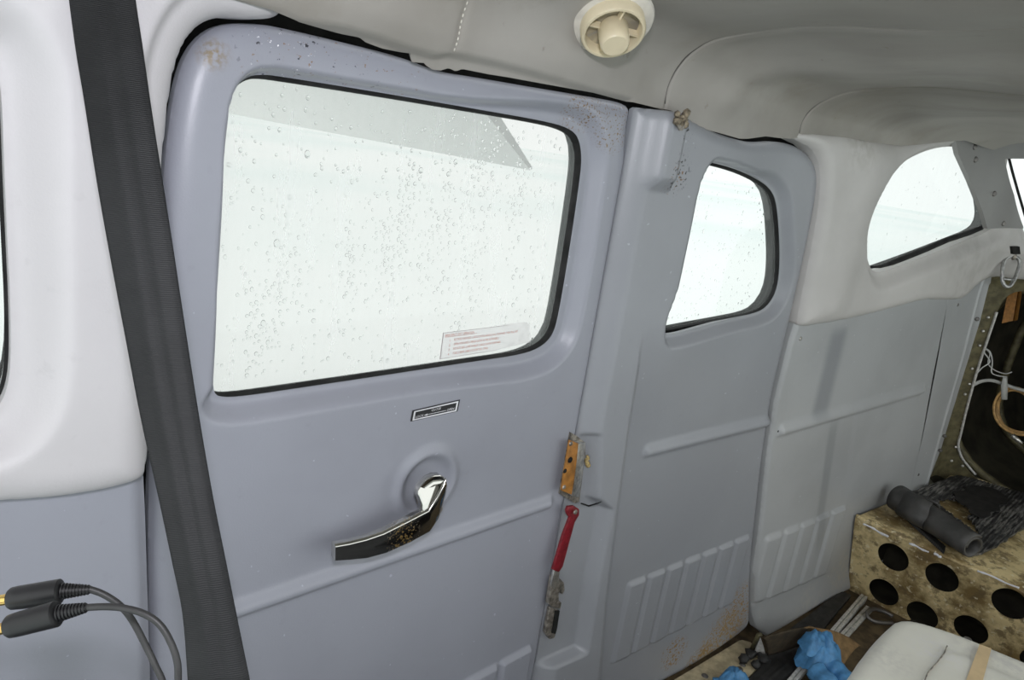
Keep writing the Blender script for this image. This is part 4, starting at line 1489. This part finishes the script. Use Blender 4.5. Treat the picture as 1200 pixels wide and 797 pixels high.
# ------------------------------------------------------------------ baggage shelf
zt = -0.958
shelf = empty('baggage_shelf', (2.25, 0.3, zf), 'worn olive metal baggage shelf with lightening holes in its front', 'shelf')
TL, TR = np.array([2.188, 0.606, zt]), np.array([2.222, -0.55, zt])
BL, BR = np.array([2.300, 0.590, zf]), np.array([2.325, -0.55, zf])
nface = np.cross(TR - TL, BL - TL); nface /= np.linalg.norm(nface)
if nface[0] > 0: nface = -nface


def onface(px, py):
    d = ray(px, py)
    return d * (np.dot(TL, nface) / np.dot(d, nface))


ey = (TR - TL) / np.linalg.norm(TR - TL)
ez = np.cross(ey, nface); ez /= np.linalg.norm(ez)
if ez[2] < 0: ez = -ez


def fuv(p): return float(np.dot(p - TL, ey)), float(np.dot(p - TL, ez))


holes = []
for (a, b, r_) in ((1046, 654, 16), (1103, 678, 17), (1183, 709, 16), (1035, 695, 17), (1080, 722, 17), (1137, 739, 18)):
    c_ = fuv(onface(a, b))
    e_ = fuv(onface(a + r_, b + 6))
    holes.append((c_[0], c_[1], 0.044))
pitch = holes[2][0] - holes[1][0]
holes += [(holes[2][0] + pitch, holes[2][1], 0.044), (holes[5][0] + pitch, holes[5][1], 0.044)]
bluv = fuv(BL)
hh = -fuv(BR)[1]


def face_sdf(u, v):
    d = np.maximum(np.maximum(-u + (-v) * 0.05, u - 1.155), np.maximum(v + 0.003, -0.3195 - v))
    for a, b, r_ in holes:
        d = np.maximum(d, r_ - np.hypot(u - a, (v - b) / 1.2))
    return d


def face_pos(u, v, d):
    h_ = 0.0
    for a, b, r_ in holes: h_ = h_ + 0.004 * np.exp(-((np.hypot(u - a, (v - b) / 1.2) - r_) / 0.006) ** 2)
    p = TL[None, :] + u[:, None] * ey + v[:, None] * ez + nface[None, :] * (-0.012 * np.exp(v / 0.012) - h_ * 0.8 - d)[:, None]
    return p


sheet('front_panel', face_sdf, arange(-0.02, 1.17, 0.007), arange(-0.33, 0.003, 0.007), face_pos, m_shelf, shelf, 0.003)
# top panel with a rolled front edge
bm = bmesh.new()
rows_ = []
for dx, dz in ((0.006, -0.012), (0.002, -0.004), (0.008, 0.0), (0.1, 0.001), (0.3, 0.0), (0.60, 0.0), (0.78, 0.0)):
    rows_.append([bm.verts.new((TL[0] + (TR[0] - TL[0]) * t + dx, (float(S(TL[0] + dx, zt)) - 0.012) * (1 - t) + TR[1] * t if dx < 0.63 else 0.535 * (1 - t) + TR[1] * t, zt + dz)) for t in np.linspace(0, 1, 12)])
for a, b in zip(rows_[:-1], rows_[1:]):
    for k in range(11): bm.faces.new((a[k], a[k + 1], b[k + 1], b[k]))
bm_obj('top_panel', bm, m_shelf, shelf)
# bright worn paint along the front edge
for k, (a, b) in enumerate((((1012, 617), (1042, 632)), ((1066, 640), (1089, 650)), ((1095, 652), (1104, 656)), ((1146, 672), (1195, 692)))):
    p0, p1 = onface(a[0], a[1] - 4) + nface * 0.0045, onface(b[0], b[1] - 4) + nface * 0.0045
    q0, q1 = p0.copy(), p1.copy()
    wob = spline([p0, (p0 * 0.66 + p1 * 0.34) + np.array([0, 0, 0.002]), (p0 * 0.33 + p1 * 0.67) - np.array([0, 0, 0.001]), p1], 4)
    tube('worn_edge', wob, [0.0022 + 0.0022 * random.random() for _ in wob], m_whiteprint, shelf, 6, False, (1.0, 0.6))
# dark panels added inside the shelf so its holes look shaded
bm = bmesh.new()
box_mesh(bm, (2.50, 0.02, (zt + zf) / 2), (0.01, 0, 0), (0, 0.57, 0), (0, 0, 0.146))
box_mesh(bm, (2.42, 0.578, (zt + zf) / 2 + 0.01), (0.10, -0.011, 0), (0, 0.004, 0), (0, 0, 0.13))
box_mesh(bm, (2.40, 0.02, zf + 0.004), (0.09, 0, 0), (0, 0.56, 0), (0, 0, 0.003))
bm_obj('inside_shade_panels', bm, m_tailshade, shelf, False)
tube('hole_stay', [onface(1098, 668) + np.array([0.15, 0, 0.02]), onface(1118, 700) + np.array([0.15, 0, -0.02])], 0.006, m_olive, shelf, 6)

# ------------------------------------------------------------------ rubber mat on the shelf
rm = empty('rubber_mat', onz(1130, 600, zt), 'torn ribbed black rubber mat, front edge rolled up, on the baggage shelf', 'mat')
mp = [(1064, 578), (1082, 567), (1103, 558), (1120, 556), (1140, 556), (1165, 566), (1230, 590), (1230, 606), (1200, 623), (1172, 641), (1148, 654), (1132, 655), (1100, 626), (1075, 604)]
MP = chaikin([onz(a, b, zt)[:2] for a, b in mp], 1)
sM = sdf_poly(MP)
TEAR = [(1098, 592), (1108, 588), (1120, 590), (1132, 597), (1139, 604), (1134, 611), (1126, 613), (1138, 612), (1142, 622), (1144, 632), (1130, 622), (1112, 606), (1102, 599)]
tearp = [onz(a, b, zt)[:2] for a, b in TEAR]
sTe = sdf_poly(tearp)


def mat_sdf(x, y):
    j = 0.006 * np.sin(x * 90) * np.cos(y * 130)
    return np.maximum(np.maximum(sM(x, y) + j * 0.4, -(sTe(x, y) + j)), y - (S(x, zt) - 0.02))


def mat_pos(x, y, d):
    z = zt + 0.0175 + 0.004 * np.sin(x * 14) * np.sin(y * 17 + 1) + 0.0016 * np.sin(y * 2 * math.pi / 0.011 + x * 2) - d
    return np.stack([x, y, z], axis=1)


mx = [p[0] for p in MP]; my = [p[1] for p in MP]
sheet('ribbed_sheet', mat_sdf, arange(min(mx), max(mx), 0.006), arange(min(my), max(my), 0.0027), mat_pos, m_mat, rm, 0.008)
# smooth worn-through patch
sW = sdf_poly(chaikin([onz(a, b, zt + 0.013)[:2] for a, b in [(1112, 584), (1130, 572), (1160, 574), (1178, 584), (1182, 592), (1168, 598), (1160, 606), (1146, 614), (1140, 606), (1128, 596)]], 2))
mx2 = [onz(a, b, zt)[:2] for a, b in [(1105, 570), (1190, 620), (1105, 620), (1190, 570)]]
sheet('worn_patch', lambda x, y: sW(x, y) + 0.022 * np.array([[noise.noise(Vector((a * 22, b * 30, 0))) for a, b in zip(r, q)] for r, q in zip(x, y)]), arange(min(p[0] for p in mx2), max(p[0] for p in mx2), 0.01), arange(min(p[1] for p in mx2), max(p[1] for p in mx2), 0.008), lambda x, y, d: np.stack([x, y, mat_pos(x, y, 0)[:, 2] * 0 + zt + 0.0245 - d], axis=1), m_strip, rm, 0.003)
# rolled front edge
r0, r1 = onz(1036, 574, zt + 0.049), onz(1141, 641, zt + 0.049)
k_ = max(0.0, (r0[1] - (float(S(r0[0], zt)) - 0.044)) / (r0[1] - r1[1]))
r0 = r0 * (1 - k_) + r1 * k_
ra = Vector(r1 - r0)
RL = ra.length
ra.normalize()
Mr = frame_from(ra, r0, (0, 0, 1))
bm = bmesh.new()
turn = []
NT_ = 40
for i in range(13):
    t = i / 12
    row = []
    for k in range(NT_ + 1):
        a = k / NT_ * 2 * math.pi * 1.35 - 0.6
        rr = (0.043 - 0.011 * k / NT_) * (1.0 - 0.10 * t) * (1 + 0.03 * math.sin(5 * t + k * 0.4))
        row.append(bm.verts.new(Mr @ Vector((rr * math.cos(a), rr * math.sin(a), t * RL))))
    turn.append(row)
for a, b in zip(turn[:-1], turn[1:]):
    for k in range(NT_): bm.faces.new((a[k], a[k + 1], b[k + 1], b[k]))
o = bm_obj('rolled_edge', bm, m_roll, rm)
sd = o.modifiers.new('thickness', 'SOLIDIFY'); sd.thickness = 0.007
# collar of rubber standing up at the wall end
bm = bmesh.new()
row0, row1 = [], []
for k in range(25):
    a = k / 24 * 2 * math.pi * 0.85 + 0.3
    rr = 0.050 + 0.006 * math.sin(k)
    row0.append(bm.verts.new(Mr @ Vector((rr * math.cos(a) + 0.006, rr * math.sin(a), 0.05))))
    row1.append(bm.verts.new(Mr @ Vector((rr * math.cos(a) + 0.012, rr * math.sin(a), 0.125 + 0.02 * math.sin(a)))))
for k in range(24): bm.faces.new((row0[k], row0[k + 1], row1[k + 1], row1[k]))
o = bm_obj('turned_collar', bm, m_roll, rm)
sd = o.modifiers.new('thickness', 'SOLIDIFY'); sd.thickness = 0.006
# ribbed underside peeping out below the roll
bm = bmesh.new()
ribs = []
for k in range(34):
    t = k / 33
    c_ = Vector(onz(1046 + (1106 - 1046) * t, 590 + (644 - 590) * t, zt + 0.006))
    ribs.append(c_)
for a in ribs:
    box_mesh(bm, a, Vector((0.018, 0.004, 0)), Vector((0, 0.0026, 0)), Vector((0, 0, 0.005)))
tag(bm_obj('underside_ribs', bm, m_strip, rm, False), kind='stuff')

# ------------------------------------------------------------------ seat rails, strip and odds on the floor
def rail(label, px, half, h):
    a, b = onz(*px[0], zf + h), onz(*px[1], zf + h)
    d = (b - a); d /= np.linalg.norm(d)
    s_ = np.array([-d[1], d[0], 0])
    root = empty('seat_rail', (a + b) / 2, label, 'rail', 'pale seat rails on the floor')
    for sgn, nm in ((1, 'rail_flange'), (-1, 'rail_flange')):
        bm = bmesh.new()
        c_ = (a + b) / 2 + s_ * sgn * half * 0.50
        box_mesh(bm, c_ - np.array([0, 0, h / 2 - 0.002]), (b - a) / 2, s_ * half * 0.42, (0, 0, h / 2))
        bevel(bm_obj(nm, bm, m_alu, root), 0.001)
    bm = bmesh.new()
    box_mesh(bm, (a + b) / 2 - np.array([0, 0, h * 0.62]), (b - a) / 2, s_ * half * 0.85, (0, 0, h * 0.3))
    bm_obj('rail_base', bm, m_alu, root)
    return root, a, b, s_


r1_, a, b, s_ = rail('pale rail nearer the wall beside the black strip', ((926, 800), (1013, 698)), 0.0105, 0.02)
r2_, a, b, s_ = rail('pale screwed rail farther from the wall', ((958, 778), (1019, 712)), 0.0115, 0.012)
for t in (0.45, 0.62, 0.82):
    lathe('screw', [(0, 0.003), (0.005, 0.002), (0.007, 0), (0, 0)], frame_from((0, 0, 1), a * (1 - t) + b * t + np.array([0, 0, 0.003])), m_screw_bright, r2_, 12)

sp = [(874, 800), (903, 765), (922, 741), (986, 692), (998, 697), (968, 733), (920, 800)]
SP = sdf_poly([onz(p[0], p[1], zf + 0.012)[:2] for p in sp])
o = sheet('floor_strip', SP, arange(1.4, 2.35, 0.012), arange(0.42, 0.68, 0.006), lambda x, y, d: np.stack([x, y, zf + 0.013 + 0.002 * np.sin(y * 400) + 0.002 * np.sin(x * 30) - d], axis=1), m_strip, None, 0.013)
tag(o, 'dusty black strip along the floor by the wall', 'strip')

# sill plate under the door
SL = [(770, 815), (790, 797), (812, 784), (845, 764), (868, 750), (880, 753), (892, 777), (872, 800), (850, 820)]
SLp = [onz(p[0], p[1], zf + 0.010)[:2] for p in SL]
sl = empty('sill_plate', (*SLp[2], zf), 'beige speckled metal plate on the floor below the grey rear door', 'plate')
sheet('plate_sheet', sdf_poly(SLp), arange(1.25, 1.9, 0.01), arange(0.45, 0.84, 0.006), lambda x, y, d: np.stack([x, y, zf + 0.011 + 0 * x - d], axis=1), m_sill, sl, 0.010)
for p in ((867, 784), (870, 779), (826, 792)):
    lathe('screw', [(0, 0.004), (0.006, 0.003), (0.009, 0), (0, 0)], frame_from((0, 0, 1), onz(p[0], p[1], zf + 0.011)), m_screw, sl, 12)

# brown webbing fold, tan cloth, white bracket
def cloth(name, rows, zs, mat, label=None, cat=None, parent=None, n=8, wav=0.006):
    """rows: two pixel polylines (near edge, far edge), heights above the floor for each"""
    A = spline([np.array(onz(p[0], p[1], zf + z)) for p, z in zip(rows[0], zs[0])], 5)
    B = spline([np.array(onz(p[0], p[1], zf + z)) for p, z in zip(rows[1], zs[1])], 5)
    bm = bmesh.new()
    g = []
    for i, (a, b) in enumerate(zip(A, B)):
        g.append([bm.verts.new(Vector(a * (1 - k / n) + b * (k / n)) + Vector((0, 0, wav * math.sin(k / n * math.pi) * (1 + 0.5 * math.sin(i))))) for k in range(n + 1)])
    for r0, r1 in zip(g[:-1], g[1:]):
        for k in range(n): bm.faces.new((r0[k], r0[k + 1], r1[k + 1], r1[k]))
    o = bm_obj(name, bm, mat, parent)
    m_ = o.modifiers.new('thickness', 'SOLIDIFY'); m_.thickness = 0.004; m_.offset = 0
    if label: tag(o, label, cat)
    return o


cloth('brown_webbing', ([(900, 768), (915, 764), (930, 759), (945, 753), (952, 746)], [(895, 747), (912, 742), (928, 738), (941, 736), (948, 739)]), ([0.02, 0.02, 0.02, 0.025, 0.03], [0.10, 0.105, 0.105, 0.10, 0.08]), m_browncloth, 'dark brown folded webbing standing on the floor at the door corner', 'webbing')
cloth('tan_cloth', ([(950, 750), (958, 762), (970, 776), (984, 786)], [(942, 736), (965, 737), (990, 745), (1008, 757)]), ([0.03, 0.03, 0.02, 0.012], [0.09, 0.085, 0.06, 0.02]), m_tancloth, 'tan cloth flap over the seat rails above the blue glove', 'cloth', None, 10, 0.015)
bw = tag(empty('white_bracket', onz(893, 770, zf)), 'small white triangular bracket beside the brown webbing', 'bracket')


def plate3(name, pts, th, mat, parent):
    bm = bmesh.new()
    f = [bm.verts.new(p) for p in pts]
    b = [bm.verts.new((p[0] + th, p[1] + th, p[2])) for p in pts]
    bm.faces.new(f); bm.faces.new(b[::-1])
    for k in range(len(pts)):
        j = (k + 1) % len(pts)
        bm.faces.new((f[k], f[j], b[j], b[k]))
    return edge_split(bm_obj(name, bm, mat, parent))


plate3('triangle_plate', [onz(884, 767, zf + 0.015), onz(897, 768, zf + 0.015), onz(895, 758, zf + 0.05), onz(891, 746, zf + 0.09)], 0.004, m_alu, bw)
tube('bracket_edge', [onz(880, 763, zf + 0.012), onz(889, 744, zf + 0.10), onz(892, 744, zf + 0.10)], 0.006, m_olive, bw, 6)
tube('bracket_foot', [onz(884, 769, zf + 0.01), onz(891, 771, zf + 0.012), onz(897, 772, zf + 0.012)], 0.007, m_olive, bw, 6)

def lump(bm, c, r, seed, sub=3, squash=(1, 1, 1), amp=0.35, fr=60):
    g = bmesh.ops.create_icosphere(bm, subdivisions=sub, radius=1.0)
    for v in g['verts']:
        n_ = v.co.normalized()
        q = Vector((n_.x * 2 + seed, n_.y * 2, n_.z * 2))
        k = 1 + amp * (1.2 * noise.noise(q * 0.7) + 1.6 * (0.35 - abs(noise.noise(q * 1.1 + Vector((3, 1, 7))))))
        v.co = Vector((c[0] + n_.x * r * squash[0] * k, c[1] + n_.y * r * squash[1] * k, c[2] + n_.z * r * squash[2] * k))


for nm_px, rad, lab in ((((895, 772), (880, 766), (872, 772), (886, 778)), 0.012, 'dark oily debris heaped at the door corner'),):
    bm = bmesh.new()
    for k, p in enumerate(nm_px): lump(bm, onz(*p, zf + 0.02), rad * (1.2 - 0.1 * k), k * 3.1, 2, (1.2, 1, 0.8), 0.6)
    tag(bm_obj('debris', bm, m_strip), lab, 'debris', kind='stuff')

# blue gloves
gl = empty('blue_glove', onz(960, 780, zf), 'crumpled blue disposable glove beside the pale seat', 'glove')
bm = bmesh.new()


def crumple(bm, c, rx, ry, h, seed, n=17, amp=0.02, fr=34):
    """a crumpled sheet heaped into a low dome: sharp folds between flat facets"""
    g = []
    for i in range(n):
        row = []
        for j in range(n):
            u, v = i / (n - 1) * 2 - 1, j / (n - 1) * 2 - 1
            sq = math.sqrt(max(u * u, v * v) ** 2 / (u * u + v * v)) if u or v else 0
            a, b = u * sq, v * sq
            r2 = min(1.0, a * a + b * b)
            q = Vector((a * rx * fr + seed, b * ry * fr, seed * 0.7))
            f1 = 1 - 2 * abs(noise.noise(q))
            f2 = 1 - 2 * abs(noise.noise(q * 1.9 + Vector((5, 2, 1))))
            z = h * math.sqrt(1 - r2 * 0.97) + amp * (f1 - 0.4) * (1 - 0.6 * r2) + amp * 0.4 * f2 * (1 - 0.6 * r2)
            k = 1 + 0.22 * noise.noise(q * 0.8 + Vector((0, 9, 3)))
            row.append(bm.verts.new((c[0] + a * rx * k, c[1] + b * ry * k, c[2] + max(z, 0.002))))
        g.append(row)
    for i in range(n - 1):
        for j in range(n - 1):
            bm.faces.new((g[i][j], g[i + 1][j], g[i + 1][j + 1], g[i][j + 1]))


crumple(bm, onz(957, 778, zf + 0.016), 0.075, 0.055, 0.075, 3.7, 19, 0.026, 30)
crumple(bm, onz(951, 762, zf + 0.06), 0.045, 0.035, 0.045, 8.2, 13, 0.020, 48)
bm_obj('glove_palm', bm, m_glove, gl)
for k, (pp_, rr) in enumerate(((((962, 775), (975, 783), (986, 792), (997, 806)), 0.026), (((956, 786), (966, 797), (978, 808)), 0.026), (((962, 764), (970, 768), (973, 776)), 0.014))):
    pth = spline([np.array(onz(a, b, zf + 0.045 + 0.012 * (k == 2))) for a, b in pp_], 5)
    tube('glove_finger', pth, [rr * (1 + 0.08 * math.sin(i * 1.1 + k)) * (1 if i < len(pth) - 2 else 0.6) for i in range(len(pth))], m_glove, gl, 10)
g2 = empty('blue_glove', onz(850, 795, zf), 'second blue glove, just a tip showing on the beige plate', 'glove')
bm = bmesh.new()
crumple(bm, onz(858, 800, zf + 0.016), 0.05, 0.03, 0.03, 5.1, 11, 0.014, 50)
bm_obj('glove_palm', bm, m_glove, g2)
tube('glove_finger', spline([onz(852, 802, zf + 0.02), onz(842, 799, zf + 0.02), onz(836, 799, zf + 0.018)], 5), 0.010, m_glove, g2, 8)

# floor ring
rg = tag(empty('tie_down_ring', onz(1028, 722, zf)), 'bent wire tie-down ring on the floor before the olive shelf', 'ring')
tube('ring_wire', spline([onz(a, b, zf + z) for a, b, z in ((1046, 722, 0.012), (1034, 716, 0.02), (1024, 714, 0.026), (1017, 717, 0.028), (1017, 723, 0.02), (1024, 728, 0.014), (1036, 730, 0.012), (1046, 730, 0.012))], 5), 0.006, m_screw, rg, 8)

# ------------------------------------------------------------------ seat back, lower right
zs = -0.68
sb = empty('folded_seat', onz(1150, 830, zf + 0.0), 'pale plastic seat back lying folded, a strip of masking tape on it', 'seat')
SB = [(1040, 729), (1047, 723), (1057, 720.5), (1072, 722.5), (1095, 729), (1130, 741), (1170, 758), (1210, 774), (1320, 830), (1300, 960), (1120, 1010), (905, 930), (950, 856), (985, 800), (1005, 771), (1025, 744)]
SBp = chaikin([onz(a, b, zs)[:2] for a, b in SB], 2)
sSB = sdf_poly(SBp)
dirx = np.array([0.0, 0.0])


def seat_pos(x, y, d):
    q = -sSB(x, y)
    e = np.clip(1 - q / 0.024, 0, 1)
    z = zs - 0.022 * (1 - np.sqrt(np.clip(1 - e * e, 0, 1))) - d
    c_ = onz(1085, 790, zs)
    z = z + 0.004 * smooth(q, 0.065, 0.09) * smooth(-(y - 0.155), -0.01, 0.01)
    return np.stack([x, y, z], axis=1)


sxs = [p[0] for p in SBp]; sys_ = [p[1] for p in SBp]
sheet('seat_back', sSB, arange(min(sxs), max(sxs), 0.006), arange(min(sys_), max(sys_), 0.006), seat_pos, m_seat, sb, 0.06)
tp = [onz(a, b, zs + 0.006) for a, b in ((1148, 755), (1162, 760), (1152, 797), (1143, 830), (1122, 826), (1134, 792))]
bm = bmesh.new()
f = [bm.verts.new(p) for p in tp]
bm.faces.new(f)
bm_obj('masking_tape', bm, m_tape, sb, False)
tube('crack_line', spline([onz(a, b, zs + 0.0035) for a, b in ((1110, 757), (1106, 766), (1097, 778), (1088, 788), (1083, 800))], 5), 0.0010, m_dullsteel, sb, 5)
bm = bmesh.new()
c_ = onz(1150, 830, zs)
box_mesh(bm, (c_[0], c_[1] - 0.05, (zf + zs - 0.06) / 2 - 0.01), (0.12, 0, 0), (0, 0.10, 0), (0, 0, (zs - 0.06 - zf) / 2))
bevel(bm_obj('seat_base', bm, m_blackplastic, sb), 0.02)
for p in ((1134, 750), (1166, 767)):
    lathe('screw', [(0, 0.004), (0.005, 0.003), (0.007, 0), (0, 0)], frame_from((0, 0, 1), onz(p[0], p[1], zs - 0.008)), m_screw, sb, 10)
